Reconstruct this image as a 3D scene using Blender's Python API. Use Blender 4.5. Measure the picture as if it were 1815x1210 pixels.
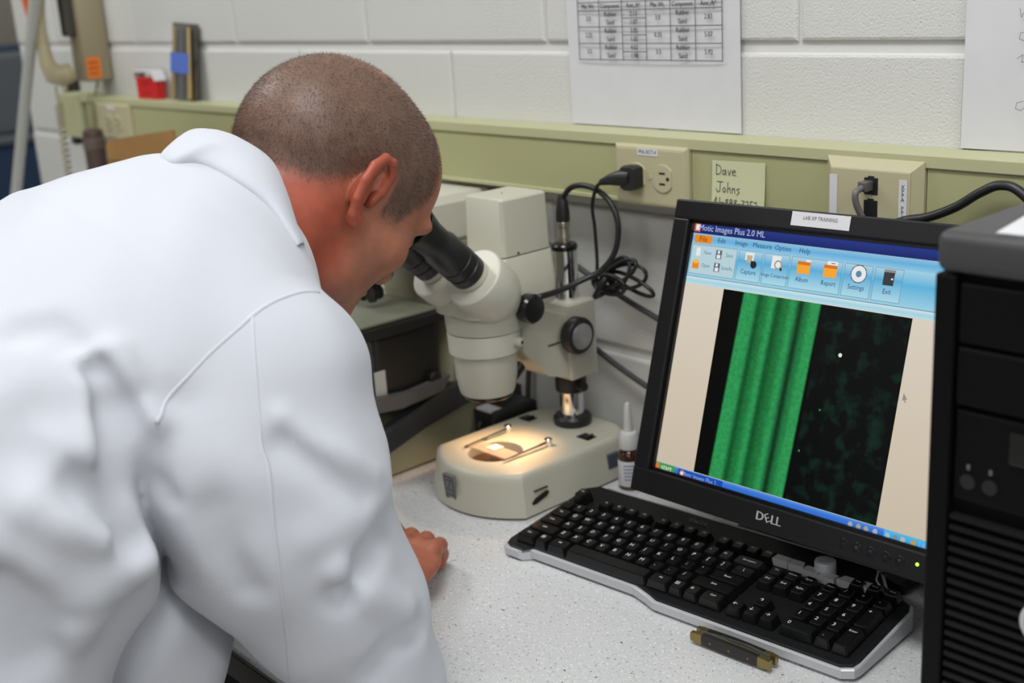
import bpy, bmesh, math, random
import numpy as np
from mathutils import Vector, Matrix
random.seed(7)
for o in list(bpy.data.objects): bpy.data.objects.remove(o, do_unlink=True)
scene = bpy.context.scene
COL = scene.collection
# World frame: the bench top is z = 0, the block wall's face is y = 0, +x runs to the right along the wall.
FLOOR_Z = -0.91
CEIL_Z = 2.15
# ------------------------------------------------------------------ camera
RC = ((0.6717, 0.1720, -0.7206), (0.7384, -0.2343, 0.6323), (-0.0601, -0.9568, -0.2844))
cam_d = bpy.data.cameras.new('camera'); cam = bpy.data.objects.new('camera', cam_d); COL.objects.link(cam)
cam_d.sensor_width = 36.0; cam_d.lens = 2200.0 / 1815.0 * 36.0; cam_d.clip_start = 0.02
m = Matrix.Identity(4)
for i in range(3):
    m[i][0] = RC[i][0]; m[i][1] = -RC[i][1]; m[i][2] = -RC[i][2]
m[0][3], m[1][3], m[2][3] = 0.0, -1.1834, 0.658
cam.matrix_world = m
cam_d.dof.use_dof = True; cam_d.dof.focus_distance = 1.24; cam_d.dof.aperture_fstop = 4.5
scene.camera = cam
# ------------------------------------------------------------------ world, ceiling lamps, exposure
w = bpy.data.worlds.new('world'); scene.world = w; w.use_nodes = True
w.node_tree.nodes['Background'].inputs[0].default_value = (0.75, 0.85, 1.0, 1)
w.node_tree.nodes['Background'].inputs[1].default_value = 0.3
LAMPS = [(-2.7, -1.0, 22), (-0.5, -1.0, 24), (1.7, -1.0, 24), (-2.7, -3.2, 14), (-0.5, -3.2, 20), (1.7, -3.2, 24), (-4.7, 0.6, 8)]
for i, (lx, ly, lw) in enumerate(LAMPS):
    ld = bpy.data.lights.new('ceiling_lamp_light', 'AREA'); ld.shape = 'RECTANGLE'; ld.size = 1.16; ld.size_y = 0.56
    ld.energy = lw; ld.color = (0.99, 0.99, 1.0)
    lo = bpy.data.objects.new('ceiling_lamp_light', ld); COL.objects.link(lo); lo.location = (lx, ly, CEIL_Z - 0.075)
vs = scene.view_settings
vs.view_transform = 'Standard'; vs.look = 'None'; vs.exposure = 0.0; vs.gamma = 1.0; vs.use_curve_mapping = False

# ------------------------------------------------------------------ materials
MATS = {}
def mat(name, col, rough=0.5, metal=0.0, bump=0.0, bscale=200.0, var=0.0, vscale=20.0, emit=None, estr=1.0, trans=0.0, coat=0.0, alpha=1.0, sheen=0.0, spec=None):
    if name in MATS: return MATS[name]
    m = bpy.data.materials.new(name); m.use_nodes = True; nt = m.node_tree; b = nt.nodes['Principled BSDF']
    b.inputs['Base Color'].default_value = (*col, 1); b.inputs['Roughness'].default_value = rough; b.inputs['Metallic'].default_value = metal
    b.inputs['Transmission Weight'].default_value = trans; b.inputs['Coat Weight'].default_value = coat; b.inputs['Alpha'].default_value = alpha
    b.inputs['Sheen Weight'].default_value = sheen
    if spec is not None: b.inputs['Specular IOR Level'].default_value = spec
    if emit: b.inputs['Emission Color'].default_value = (*emit, 1); b.inputs['Emission Strength'].default_value = estr
    g = nt.nodes.new('ShaderNodeNewGeometry')
    if var:
        n = nt.nodes.new('ShaderNodeTexNoise'); n.inputs['Scale'].default_value = vscale; n.inputs['Detail'].default_value = 4
        nt.links.new(g.outputs['Position'], n.inputs['Vector'])
        r = nt.nodes.new('ShaderNodeValToRGB'); r.color_ramp.elements[0].position = 0.3; r.color_ramp.elements[1].position = 0.7
        r.color_ramp.elements[0].color = (*[max(0, c * (1 - var)) for c in col], 1); r.color_ramp.elements[1].color = (*[min(1, c * (1 + var)) for c in col], 1)
        nt.links.new(n.outputs['Fac'], r.inputs['Fac']); nt.links.new(r.outputs['Color'], b.inputs['Base Color'])
    if bump:
        n = nt.nodes.new('ShaderNodeTexNoise'); n.inputs['Scale'].default_value = bscale; n.inputs['Detail'].default_value = 3
        nt.links.new(g.outputs['Position'], n.inputs['Vector'])
        bu = nt.nodes.new('ShaderNodeBump'); bu.inputs['Strength'].default_value = bump; bu.inputs['Distance'].default_value = 0.002
        nt.links.new(n.outputs['Fac'], bu.inputs['Height']); nt.links.new(bu.outputs['Normal'], b.inputs['Normal'])
    MATS[name] = m
    return m
def sR(r, g, b):   # sRGB 0..255 -> linear
    f = lambda v: (v / 255 / 12.92) if v / 255 <= 0.04045 else ((v / 255 + 0.055) / 1.055) ** 2.4
    return (f(r), f(g), f(b))

# ------------------------------------------------------------------ mesh helpers
def wmat(o):
    m = Matrix.Identity(4)
    while o is not None: m = o.matrix_basis @ m; o = o.parent
    return m
class MB:
    def __init__(self): self.v = []; self.f = []
    def add(self, vs, fs):
        k = len(self.v); self.v += [tuple(p) for p in vs]; self.f += [tuple(i + k for i in f) for f in fs]; return self
    def bm(self, bm, M=None):
        bm.verts.index_update(); self.add([(M @ v.co if M else v.co) for v in bm.verts], [[v.index for v in f.verts] for f in bm.faces]); bm.free(); return self
    def box(self, c, s, bev=0.0, seg=2, rot=None, M=None):
        b = bmesh.new(); bmesh.ops.create_cube(b, size=1.0)
        for v in b.verts: v.co = Vector((v.co.x * s[0], v.co.y * s[1], v.co.z * s[2]))
        if bev: bmesh.ops.bevel(b, geom=list(b.edges), offset=bev, segments=seg, affect='EDGES', profile=0.5)
        T = Matrix.Translation(Vector(c))
        if rot is not None: T = T @ rot.to_4x4()
        if M is not None: T = M @ T
        return self.bm(b, T)
    def bb(self, lo, hi, bev=0.0, seg=2, M=None):
        return self.box([(a + b) / 2 for a, b in zip(lo, hi)], [abs(b - a) for a, b in zip(lo, hi)], bev, seg, None, M)
    def rev(self, prof, o, axis=(0, 0, 1), n=32):     # prof: (r, h) along axis, closed with caps
        ax = Vector(axis).normalized(); t = Vector((1, 0, 0)) if abs(ax.x) < 0.8 else Vector((0, 1, 0))
        e1 = ax.cross(t).normalized(); e2 = ax.cross(e1); o = Vector(o); vs = []; fs = []
        for r, h in prof:
            for i in range(n):
                a = 2 * math.pi * i / n; vs.append(o + ax * h + (e1 * math.cos(a) + e2 * math.sin(a)) * max(r, 1e-5))
        for j in range(len(prof) - 1):
            for i in range(n): fs.append((j * n + i, j * n + (i + 1) % n, (j + 1) * n + (i + 1) % n, (j + 1) * n + i))
        fs.append(tuple(reversed(range(n)))); fs.append(tuple((len(prof) - 1) * n + i for i in range(n)))
        return self.add(vs, fs)
    def cyl(self, a, b, r, r2=None, n=24):
        a = Vector(a); b = Vector(b); L = (b - a).length
        return self.rev([(r, 0), (r if r2 is None else r2, L)], a, b - a, n)
    def tube(self, pts, r, n=8, sub=6):
        P = [Vector(p) for p in pts]; Q = []
        if len(P) > 2 and sub > 1:
            E = [P[0] * 2 - P[1]] + P + [P[-1] * 2 - P[-2]]
            for i in range(1, len(E) - 2):
                for k in range(sub):
                    t = k / sub; a, b, c, d = E[i - 1], E[i], E[i + 1], E[i + 2]
                    Q.append(0.5 * ((2 * b) + (c - a) * t + (2 * a - 5 * b + 4 * c - d) * t * t + (3 * b - a - 3 * c + d) * t ** 3))
            Q.append(P[-1])
        else: Q = P
        rr = r if isinstance(r, (list, tuple)) else None
        vs = []; fs = []; T = (Q[1] - Q[0]).normalized(); up = Vector((0, 0, 1)) if abs(T.z) < 0.9 else Vector((1, 0, 0)); e1 = T.cross(up).normalized()
        for i, q in enumerate(Q):
            T = (Q[min(i + 1, len(Q) - 1)] - Q[max(i - 1, 0)]).normalized(); e1 = (e1 - T * e1.dot(T)).normalized(); e2 = T.cross(e1)
            R = rr[0] + (rr[1] - rr[0]) * i / (len(Q) - 1) if rr else r
            for k in range(n):
                a = 2 * math.pi * k / n; vs.append(q + (e1 * math.cos(a) + e2 * math.sin(a)) * R)
        for i in range(len(Q) - 1):
            for k in range(n): fs.append((i * n + k, i * n + (k + 1) % n, (i + 1) * n + (k + 1) % n, (i + 1) * n + k))
        fs.append(tuple(reversed(range(n)))); fs.append(tuple((len(Q) - 1) * n + k for k in range(n)))
        return self.add(vs, fs)
    def loft(self, rings, cap0=True, cap1=True):
        n = len(rings[0]); vs = [p for r in rings for p in r]; fs = []
        for j in range(len(rings) - 1):
            for i in range(n): fs.append((j * n + i, j * n + (i + 1) % n, (j + 1) * n + (i + 1) % n, (j + 1) * n + i))
        if cap0: fs.append(tuple(reversed(range(n))))
        if cap1: fs.append(tuple((len(rings) - 1) * n + i for i in range(n)))
        return self.add(vs, fs)
    def prism(self, poly, f0, f1):      # poly of 2D points, f0/f1 map a 2D point to the two ends
        return self.loft([[f0(*p) for p in poly], [f1(*p) for p in poly]])
    def grid(self, rows):               # rows of points -> open quad sheet
        n = len(rows[0]); fs = []
        for j in range(len(rows) - 1):
            for i in range(n - 1): fs.append((j * n + i, j * n + i + 1, (j + 1) * n + i + 1, (j + 1) * n + i))
        return self.add([p for r in rows for p in r], fs)
    def obj(self, name, m, parent=None, smooth=False, world=True, kind=None, label=None):
        me = bpy.data.meshes.new(name); vs = self.v
        if parent is not None and world:
            inv = wmat(parent).inverted(); vs = [tuple(inv @ Vector(p)) for p in vs]
        me.from_pydata(vs, [], self.f); me.materials.append(m)
        b = bmesh.new(); b.from_mesh(me); bmesh.ops.recalc_face_normals(b, faces=b.faces); b.to_mesh(me); b.free()
        if smooth:
            me.shade_smooth()
            if smooth != 'all':
                me.set_sharp_from_angle(angle=math.radians(smooth if smooth is not True else 35))
        o = bpy.data.objects.new(name, me); COL.objects.link(o); o.parent = parent
        if kind: o['kind'] = kind
        if label: o['label'] = label
        return o
def thing(name, label, cat, loc=(0, 0, 0), rot=(0, 0, 0), group=None):
    o = bpy.data.objects.new(name, None); COL.objects.link(o); o.location = loc; o.rotation_euler = rot; o.empty_display_size = 0.05
    o['label'] = label; o['category'] = cat
    if group: o['group'] = group
    return o
def tag(o, label, cat, group=None):
    o['label'] = label; o['category'] = cat
    if group: o['group'] = group
    return o
def rebase(o):     # move a single-mesh thing's origin to its bounding box base
    vs = [v.co for v in o.data.vertices]; c = Vector((sum(v.x for v in vs) / len(vs), sum(v.y for v in vs) / len(vs), min(v.z for v in vs)))
    o.data.transform(Matrix.Translation(-c)); o.location = c; return o
def copy_part(src, parent, name=None):
    c = src.copy(); COL.objects.link(c); c.parent = parent; return c
_font = {}
def text_geo(s, size, sx=1.0):
    key = s
    if key not in _font:
        cu = bpy.data.curves.new('t', 'FONT'); cu.body = s; cu.size = 1.0; cu.resolution_u = 2; cu.align_x = 'CENTER'; cu.align_y = 'CENTER'
        o = bpy.data.objects.new('t', cu); COL.objects.link(o); dg = bpy.context.evaluated_depsgraph_get()
        me = bpy.data.meshes.new_from_object(o.evaluated_get(dg)); _font[key] = ([tuple(v.co) for v in me.vertices], [tuple(p.vertices) for p in me.polygons])
        bpy.data.objects.remove(o); bpy.data.curves.remove(cu); bpy.data.meshes.remove(me)
    v, f = _font[key]
    return [(x * size * sx, y * size, 0) for x, y, _ in v], f
def put_text(mb, s, size, fn, sx=1.0, bold=0.0):      # fn maps local (x, y) to a 3D point
    v, f = text_geo(s, size, sx)
    for dx in ((0,) if not bold else (-bold, 0, bold)): mb.add([fn(x + dx, y) for x, y, _ in v], f)
    return mb
def stroke_text(mb, strokes, fn, w):                 # handwriting: polylines as flat ribbons
    for st in strokes:
        for (ax, ay), (bx, by) in zip(st, st[1:]):
            L = math.hypot(bx - ax, by - ay) or 1e-6; nx, ny = -(by - ay) / L * w, (bx - ax) / L * w; ex, ey = (bx - ax) / L * w, (by - ay) / L * w
            mb.add([fn(ax - ex + nx, ay - ey + ny), fn(ax - ex - nx, ay - ey - ny), fn(bx + ex - nx, by + ey - ny), fn(bx + ex + nx, by + ey + ny)], [(0, 1, 2, 3)])
    return mb
# ------------------------------------------------------------------ the room
X0, X1, Y0, YA = -5.9, 2.7, -4.9, 1.7       # room extents; the wall ends at XE and an alcove opens behind it
XE = -3.09
paint = mat('white_block_paint', sR(206, 206, 202), 0.42, bump=0.0)
def paint_nodes(m):
    nt = m.node_tree; b = nt.nodes['Principled BSDF']; g = nt.nodes.new('ShaderNodeNewGeometry')
    n1 = nt.nodes.new('ShaderNodeTexNoise'); n1.inputs['Scale'].default_value = 330; n1.inputs['Detail'].default_value = 5; n1.inputs['Roughness'].default_value = 0.55
    n2 = nt.nodes.new('ShaderNodeTexVoronoi'); n2.inputs['Scale'].default_value = 210
    r2 = nt.nodes.new('ShaderNodeValToRGB'); r2.color_ramp.elements[0].position = 0.0; r2.color_ramp.elements[1].position = 0.32
    mx = nt.nodes.new('ShaderNodeMath'); mx.operation = 'MULTIPLY'; mx.inputs[1].default_value = 0.5
    ad = nt.nodes.new('ShaderNodeMath'); ad.operation = 'ADD'
    bu = nt.nodes.new('ShaderNodeBump'); bu.inputs['Strength'].default_value = 0.6; bu.inputs['Distance'].default_value = 0.0014
    L = nt.links.new
    L(g.outputs['Position'], n1.inputs['Vector']); L(g.outputs['Position'], n2.inputs['Vector']); L(n2.outputs['Distance'], r2.inputs['Fac'])
    L(r2.outputs['Color'], mx.inputs[0]); L(n1.outputs['Fac'], ad.inputs[0]); L(mx.outputs[0], ad.inputs[1]); L(ad.outputs[0], bu.inputs['Height']); L(bu.outputs['Normal'], b.inputs['Normal'])
paint_nodes(paint)
mortar_m = mat('painted_mortar', sR(212, 212, 208), 0.5, bump=0.25, bscale=160)
def struct(name, mb, m): o = mb.obj(name, m); o['kind'] = 'structure'; return o
plaster = mat('room_paint', (0.66, 0.66, 0.63), 0.7)
struct('floor', MB().bb((X0 - .1, Y0 - .1, FLOOR_Z - .1), (X1 + .1, YA + .1, FLOOR_Z)), mat('floor_tile', (0.34, 0.33, 0.30), 0.35, var=0.08, vscale=6))
struct('ceiling', MB().bb((X0 - .1, Y0 - .1, CEIL_Z), (X1 + .1, YA + .1, CEIL_Z + .1)), mat('ceiling_tile', (0.72, 0.72, 0.70), 0.8, bump=0.3, bscale=90))
wall_b = struct('wall_back', MB().bb((XE, 0.0050, FLOOR_Z), (X1, 0.14, CEIL_Z)), mortar_m)
struct('wall_return', MB().bb((XE, 0.14, FLOOR_Z), (XE + .12, YA, CEIL_Z)), plaster)
struct('wall_alcove', MB().bb((X0, YA, FLOOR_Z), (XE + .12, YA + .1, CEIL_Z)), plaster)
struct('wall_left', MB().bb((X0 - .1, Y0, FLOOR_Z), (X0, YA + .1, CEIL_Z)), mat('left_paint', sR(150, 145, 135), 0.7))
struct('wall_right', MB().bb((X1, Y0, FLOOR_Z), (X1 + .1, .14, CEIL_Z)), plaster)
struct('wall_front', MB().bb((X0 - .1, Y0 - .1, FLOOR_Z), (X1 + .1, Y0, CEIL_Z)), mat('front_paint', (.34, .34, .33), .7))
# concrete blocks: running bond, every block a part of the wall
BW, BH, JZ = 0.4064, 0.2032, 0.5593         # pitch, course height, height of one bed joint
blk = None
def block_mesh(wd):
    mb = MB(); hw, hh = wd / 2, (BH - 0.0125) / 2; c = 0.0045
    rings = [[(sx * (hw - i), y, sz * (hh - i)) for sx, sz in ((-1, -1), (1, -1), (1, 1), (-1, 1))] for i, y in ((0, 0.03), (0, 0.0040), (c * 0.4, 0.0010), (c, 0.0))]
    return mb.loft(rings)
full = None; nblk = 0
k0 = math.floor((FLOOR_Z - JZ) / BH) + 1
for k in range(k0, 20):
    zc = JZ + (k + 0.5) * BH
    if zc - BH / 2 < FLOOR_Z - 0.001 or zc + BH / 2 > CEIL_Z + 0.001: continue
    off = 0.0 if k % 2 == 1 else BW / 2       # the course just under the joint has an edge at x = -1.4455
    x = -1.4455 + off - 5 * BW
    while x < X1 - 0.05:
        a, b = max(x, XE), min(x + BW, X1)
        if b - a > 0.03:
            if b - a > BW - 1e-4:
                if full is None:
                    full = block_mesh(BW - 0.0045).obj('concrete_block', paint, wall_b, world=False); o = full
                else: o = copy_part(full, wall_b)
            else: o = block_mesh(b - a - 0.0045).obj('concrete_block', paint, wall_b, world=False)
            o.location = ((a + b) / 2, 0.0, zc); nblk += 1
        x += BW
# ceiling fixtures that carry the lamps
fix_w = mat('fixture_white', (0.8, 0.8, 0.8), 0.4); fix_d = mat('fixture_diffuser', (0.9, 0.9, 0.9), 0.4, emit=(0.97, 1.0, 0.98), estr=2.0)
places = ['over the corridor end of the bench', 'above the seated bench work area', 'over the far right of the room', 'in the back row near the left wall', 'in the middle of the back row', 'in the back row near the right wall', 'in the alcove past the block wall']
for i, (lx, ly, lw) in enumerate(LAMPS):
    t = thing('ceiling_light', 'white recessed fluorescent ceiling light ' + places[i], 'ceiling light', (lx, ly, CEIL_Z - 0.07), group='ceiling lights')
    fr = MB()
    for sx, sy, wx, wy in ((0, .3, 1.26, .03), (0, -.3, 1.26, .03), (.615, 0, .03, .57), (-.615, 0, .03, .57)): fr.box((lx + sx, ly + sy, CEIL_Z - .035), (wx, wy, .07), .004)
    fr.obj('frame', fix_w, t); MB().bb((lx - .60, ly - .285, CEIL_Z - .06), (lx + .60, ly + .285, CEIL_Z - .05)).obj('diffuser', fix_d, t)
# ------------------------------------------------------------------ the bench
lam = mat('speckled_laminate', sR(196, 197, 197), 0.24)
def lam_nodes(m):
    nt = m.node_tree; b = nt.nodes['Principled BSDF']; g = nt.nodes.new('ShaderNodeNewGeometry'); L = nt.links.new; prev = None
    base = sR(202, 203, 204)
    prev = nt.nodes.new('ShaderNodeRGB'); prev.outputs[0].default_value = (*base, 1); out = prev.outputs[0]
    for sc, thr, col, seed in ((260, .66, sR(160, 160, 158), 0), (420, .64, sR(226, 226, 226), 3.1), (170, .745, sR(110, 108, 106), 7.7), (330, .75, sR(70, 68, 66), 12.3)):
        ad = nt.nodes.new('ShaderNodeVectorMath'); ad.operation = 'ADD'; ad.inputs[1].default_value = (seed, seed * 1.7, seed * .3); L(g.outputs['Position'], ad.inputs[0])
        n = nt.nodes.new('ShaderNodeTexNoise'); n.inputs['Scale'].default_value = sc; n.inputs['Detail'].default_value = 1; L(ad.outputs[0], n.inputs['Vector'])
        r = nt.nodes.new('ShaderNodeValToRGB'); r.color_ramp.elements[0].position = thr; r.color_ramp.elements[1].position = thr + .03; L(n.outputs['Fac'], r.inputs['Fac'])
        mx = nt.nodes.new('ShaderNodeMixRGB'); mx.inputs[2].default_value = (*col, 1); L(r.outputs['Color'], mx.inputs[0]); L(out, mx.inputs[1]); out = mx.outputs[0]
    L(out, b.inputs['Base Color'])
lam_nodes(lam)
blackp = mat('black_plastic', (0.012, 0.012, 0.013), 0.42)
BF = -0.655
bench = thing('lab_bench', 'long white speckled laminate lab bench along the block wall', 'bench', (-1.2, -0.33, FLOOR_Z))
MB().bb((XE + .06, BF, -0.034), (0.85, -0.002, 0.0), 0.003).obj('bench_top', lam, bench)
MB().bb((XE + .06, BF - .004, -0.032), (0.85, BF - .0005, -0.003), 0.001).obj('edge_band', blackp, bench)
cabm = mat('bench_cabinet', (0.03, 0.03, 0.032), 0.55)
MB().bb((XE + .06, -.06, FLOOR_Z), (0.85, -.01, -.035)).obj('back_panel', cabm, bench)
for xx in (XE + .08, -1.75, -.55, .83): MB().bb((xx - .02, BF + .03, FLOOR_Z), (xx + .02, -.06, -.035)).obj('leg_panel', cabm, bench)
# ------------------------------------------------------------------ surface raceway on the wall
rw = mat('raceway_green', sR(178, 178, 140), 0.45, bump=0.05, bscale=300)
rwd = mat('raceway_cover', sR(164, 164, 122), 0.48, bump=0.05, bscale=300)
ivory = mat('ivory_plastic', sR(178, 172, 140), 0.4)
RT, RB, RD = 0.4584, 0.372, 0.05
RL, RR = -2.76, 0.9
race = thing('wall_raceway', 'long pale green metal raceway fixed along the white block wall', 'raceway', (-0.9, 0, RB))
MB().bb((RL, -0.004, RB), (RR, -0.0005, RT - .002)).obj('back_plate', rw, race)
MB().bb((RL, -RD, RT - 0.003), (RR, -0.0005, RT), 0.0012).bb((RL, -RD, RT - 0.0135), (RR, -RD + .003, RT - .001), 0.0012).obj('top_flange', rw, race)
MB().bb((RL, -RD, RB), (RR, -0.0005, RB + .003), 0.0012).bb((RL, -RD, RB), (RR, -RD + .003, RB + .007), 0.0012).obj('bottom_flange', rw, race)
PL = (-1.070, -0.953); DP = (-0.762, -0.648); OL = (-2.575, -2.42)
segs = [(RL + .12, OL[0] - .003), (OL[1] + .001, PL[0] - .001), (PL[1] + .001, DP[0] - .001), (DP[1] + .001, RR - .002)]
for a, b in segs:
    MB().bb((a, -RD + .0028, RB + .0065), (b, -RD + .0048, RT - .0140)).obj('cover_panel', rwd, race)
for a in (-1.9,):
    pass
e = MB().bb((RL - .004, -RD - .004, RB - .006), (RL + .10, -.0005, RT + .003), .003).obj('end_fitting', rw, race)
MB().bb((RL - .03, -.03, RB - .028), (RL - .0045, -.0005, RT + .03), .002).obj('junction_box', mat('dark_steel', (.03, .03, .03), .5), race)
MB().bb((RL - .03, -.033, RT + .005), (RL - .0045, -.0305, RT + .028), .001).obj('junction_cover', ivory, race)
# receptacle and data plates sit in gaps of the cover: separate things screwed to the raceway
dark = mat('slot_dark', (.01, .01, .01), .7)
labw = mat('label_white', sR(205, 205, 208), .5); ink = mat('ink_dark', (.03, .03, .04), .6); inkg = mat('ink_grey', (.12, .12, .13), .6)
def yface(cx, cz, y): return lambda x, z: (cx + x, y, cz + z)
def recept(t, cx, cz, y, plate=ivory, s=1.0):
    # duplex half lying on its side: rounded face, two blade slots one above the other, ground hole beside them
    pts = []
    for i in range(32):
        a = 2 * math.pi * i / 32; pts.append((max(-.0140, min(.0140, .0172 * math.cos(a))), .0172 * math.sin(a)))
    f = MB().prism(pts, lambda u, v: (cx + u * s, y, cz + v * s), lambda u, v: (cx + u * s * .96, y - .0022, cz + v * s * .96)).obj('receptacle_face', plate, t, smooth=30)
    for dz in (.0065, -.0065): MB().bb((cx - .0048, y - .0026, cz + dz - .0012), (cx + .0044, y - .0020, cz + dz + .0012)).obj('slot', dark, f)
    MB().cyl((cx + .0085, y - .0018, cz), (cx + .0085, y - .0026, cz), .0024, n=14).obj('slot', dark, f)
def outlet(x0, x1, label, lab):
    t = thing('power_outlet', label, 'outlet', ((x0 + x1) / 2, -RD, RB), group='power outlets'); cx = (x0 + x1) / 2; cz = .412
    rings = []
    for i, yy in ((0, -RD + .004), (0, -RD - .002), (.003, -RD - .0055), (.006, -RD - .0062)):
        rings.append([(x0 + i, yy, RB + i), (x1 - i, yy, RB + i), (x1 - i, yy, .4475 - i), (x0 + i, yy, .4475 - i)])
    MB().loft(rings).obj('plate', ivory, t)
    for dx in (-.0215, .0215): recept(t, cx + dx, cz - .003, -RD - .0058)
    MB().cyl((cx, -RD - .0060, cz - .003), (cx, -RD - .0072, cz - .003), .003, n=12).obj('screw', ivory, t)
    if lab:
        l = MB().bb((cx - .019, -RD - .0068, .4352), (cx + .014, -RD - .0063, .4438)).obj('label', labw, t)
        put_text(MB(), lab, .0065, yface(cx - .0025, .4396, -RD - .0070), sx=.9).obj('lettering', ink, l)
    return t
outlet(PL[0], PL[1], 'ivory power outlet with the black plug in it', 'PNL-BCT-4')
outlet(OL[0], OL[1], 'ivory power outlet with nothing plugged in, below the wall phone', '4')
dp = thing('data_outlet', 'ivory network outlet with two black jacks behind the monitor', 'outlet', ((DP[0] + DP[1]) / 2, -RD, RB))
rings = []
for i, yy in ((0, -RD + .004), (0, -RD - .001), (.0095, -RD - .0090), (.0100, -RD - .0095), (.0100, -RD - .0105), (.0115, -RD - .0110)):
    rings.append([(DP[0] + i, yy, RB + i), (DP[1] - i, yy, RB + i), (DP[1] - i, yy, .4515 - i), (DP[0] + i, yy, .4515 - i)])
MB().loft(rings).obj('plate', ivory, dp)
ydp = -RD - .0110
for cz in (.4245, .4010):
    MB().bb((-.7105, ydp - .0006, cz - .0088), (-.6945, ydp + .003, cz + .0088), .0004).bb((-.7060, ydp - .0006, cz + .0085), (-.6990, ydp + .003, cz + .0105)).obj('jack', blackp, dp)
for cx, s in ((-.7475, ''), (-.6655, 'XPPA PP15')):
    l = MB().bb((cx - .0046, ydp - .0007, .386), (cx + .0046, ydp - .0001, .4335)).obj('label', labw, dp)
    lm = MB()
    for i, ch in enumerate(s):
        if ch != ' ': put_text(lm, ch, .006, yface(cx, .4265 - i * .0044, ydp - .0009))
    if s: lm.obj('lettering', ink, l)
# ------------------------------------------------------------------ papers on the wall
sheet = mat('paper_white', sR(206, 206, 209), .6, var=.02, vscale=25)
p1 = thing('wall_chart', 'white sheet with a printed rubber and sand table taped above the outlet', 'paper', (-1.054, -.001, RT))
x0, x1 = -1.1947, -.9133
pr = []
for k in range(9):                      # a sheet that lifts off the wall a little at its sides
    z = .4600 + (.6755 - .4600) * k / 8
    pr.append([(x0 + (x1 - x0) * i / 10, -.0014 - .0035 * (abs(i - 5) / 5) ** 3 * (.4 + .6 * k / 8), z) for i in range(11)])
o = MB().grid(pr); 
nb = len(o.v); o.add([(a, b + .0004, c) for a, b, c in o.v], [tuple(reversed(f)) for f in o.f]); o.obj('sheet', sheet, p1, smooth='all')
cols = [-1.1729, -1.1352, -1.0958, -1.0560, -1.0166, -.9779, -.9380]
rows = [.6150, .6050, .5848, .5642, .5440]
YS = -.0060
ln = MB(); lw = .00055
def hl(a, b, z): ln.bb((a - lw, YS, z - lw), (b + lw, YS + .0003, z + lw))
def vl(x, a, b): ln.bb((x - lw, YS, a), (x + lw, YS + .0003, b))
for z in rows: hl(cols[0], cols[-1], z)
for x in cols: vl(x, rows[-1], .632)
hl(cols[0], cols[-1], .632)
for a, b in zip(rows[1:], rows[2:]): hl(cols[2], cols[3], (a + b) / 2)
ln.obj('table_lines', inkg, p1)
tx = MB()
def cell(s, c, z, sz=.0085, sx=.85): put_text(tx, s, sz, yface((cols[c] + cols[c + 1]) / 2, z, YS - .0002), sx, .0002)
for c, s in enumerate(('Mix Wt.', 'Component', 'Amt.,/ft²', 'Mix Wt.', 'Component', 'Amt.,/ft²')): cell(s, c, .6100, .0082 if 'C' not in s else .0078)
data = [('2.0', '2.13', '1.07', '3.0', '2.83'), ('2.25', '3.05', '1.65', '0.35', '5.07'), ('3.5', '4.62', '1.98', '3.5', '5.92')]
for i, (a, b, c, d, e) in enumerate(data):
    zt, zb = rows[i + 1], rows[i + 2]; zm = (zt + zb) / 2; q = (zt - zb) / 4
    cell(a, 0, zm); cell(b, 2, zm + q); cell(c, 2, zm - q); cell(d, 3, zm); cell(e, 5, zm)
    for cc in (1, 4): cell('Rubber', cc, zm + q); cell('Sand', cc, zm - q)
tx.obj('lettering', inkg, p1)
p2 = thing('wall_note', 'white sheet with handwriting on the wall above the computer tower', 'paper', (-.527, -.001, RT))
x0 = -.636; pr = []
for k in range(7):
    z = .4600 + .279 * k / 6
    pr.append([(x0 + .216 * i / 8, -.0012 - .003 * (abs(i - 4) / 4) ** 3, z) for i in range(9)])
o = MB().grid(pr); o.add([(a, b + .0004, c) for a, b, c in o.v], [tuple(reversed(f)) for f in o.f]); o.obj('sheet', sheet, p2, smooth='all')
hw = MB(); sc = [[(0, .4), (.5, 1), (.7, .2), (1.1, .8), (1.4, .1)], [(0, .9), (.2, 0), (.6, .7), (.9, 0), (1.2, .6), (1.6, .2)], [(.9, 1), (.2, .8), (.1, .2), (.7, 0), (1.2, .5)], [(0, .5), (.6, .9), (.5, .1), (1.3, .3)]]
for zz, k in ((.606, 0), (.588, 1), (.566, 2), (.545, 3), (.500, 2)): stroke_text(hw, [sc[k], [(x + 1.9, y) for x, y in sc[(k + 1) % 4]]], lambda x, y, zz=zz: (-.5810 + x * .009, -.0052, zz + y * .009), .03)
hw.obj('handwriting', inkg, p2, kind='stuff')
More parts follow.
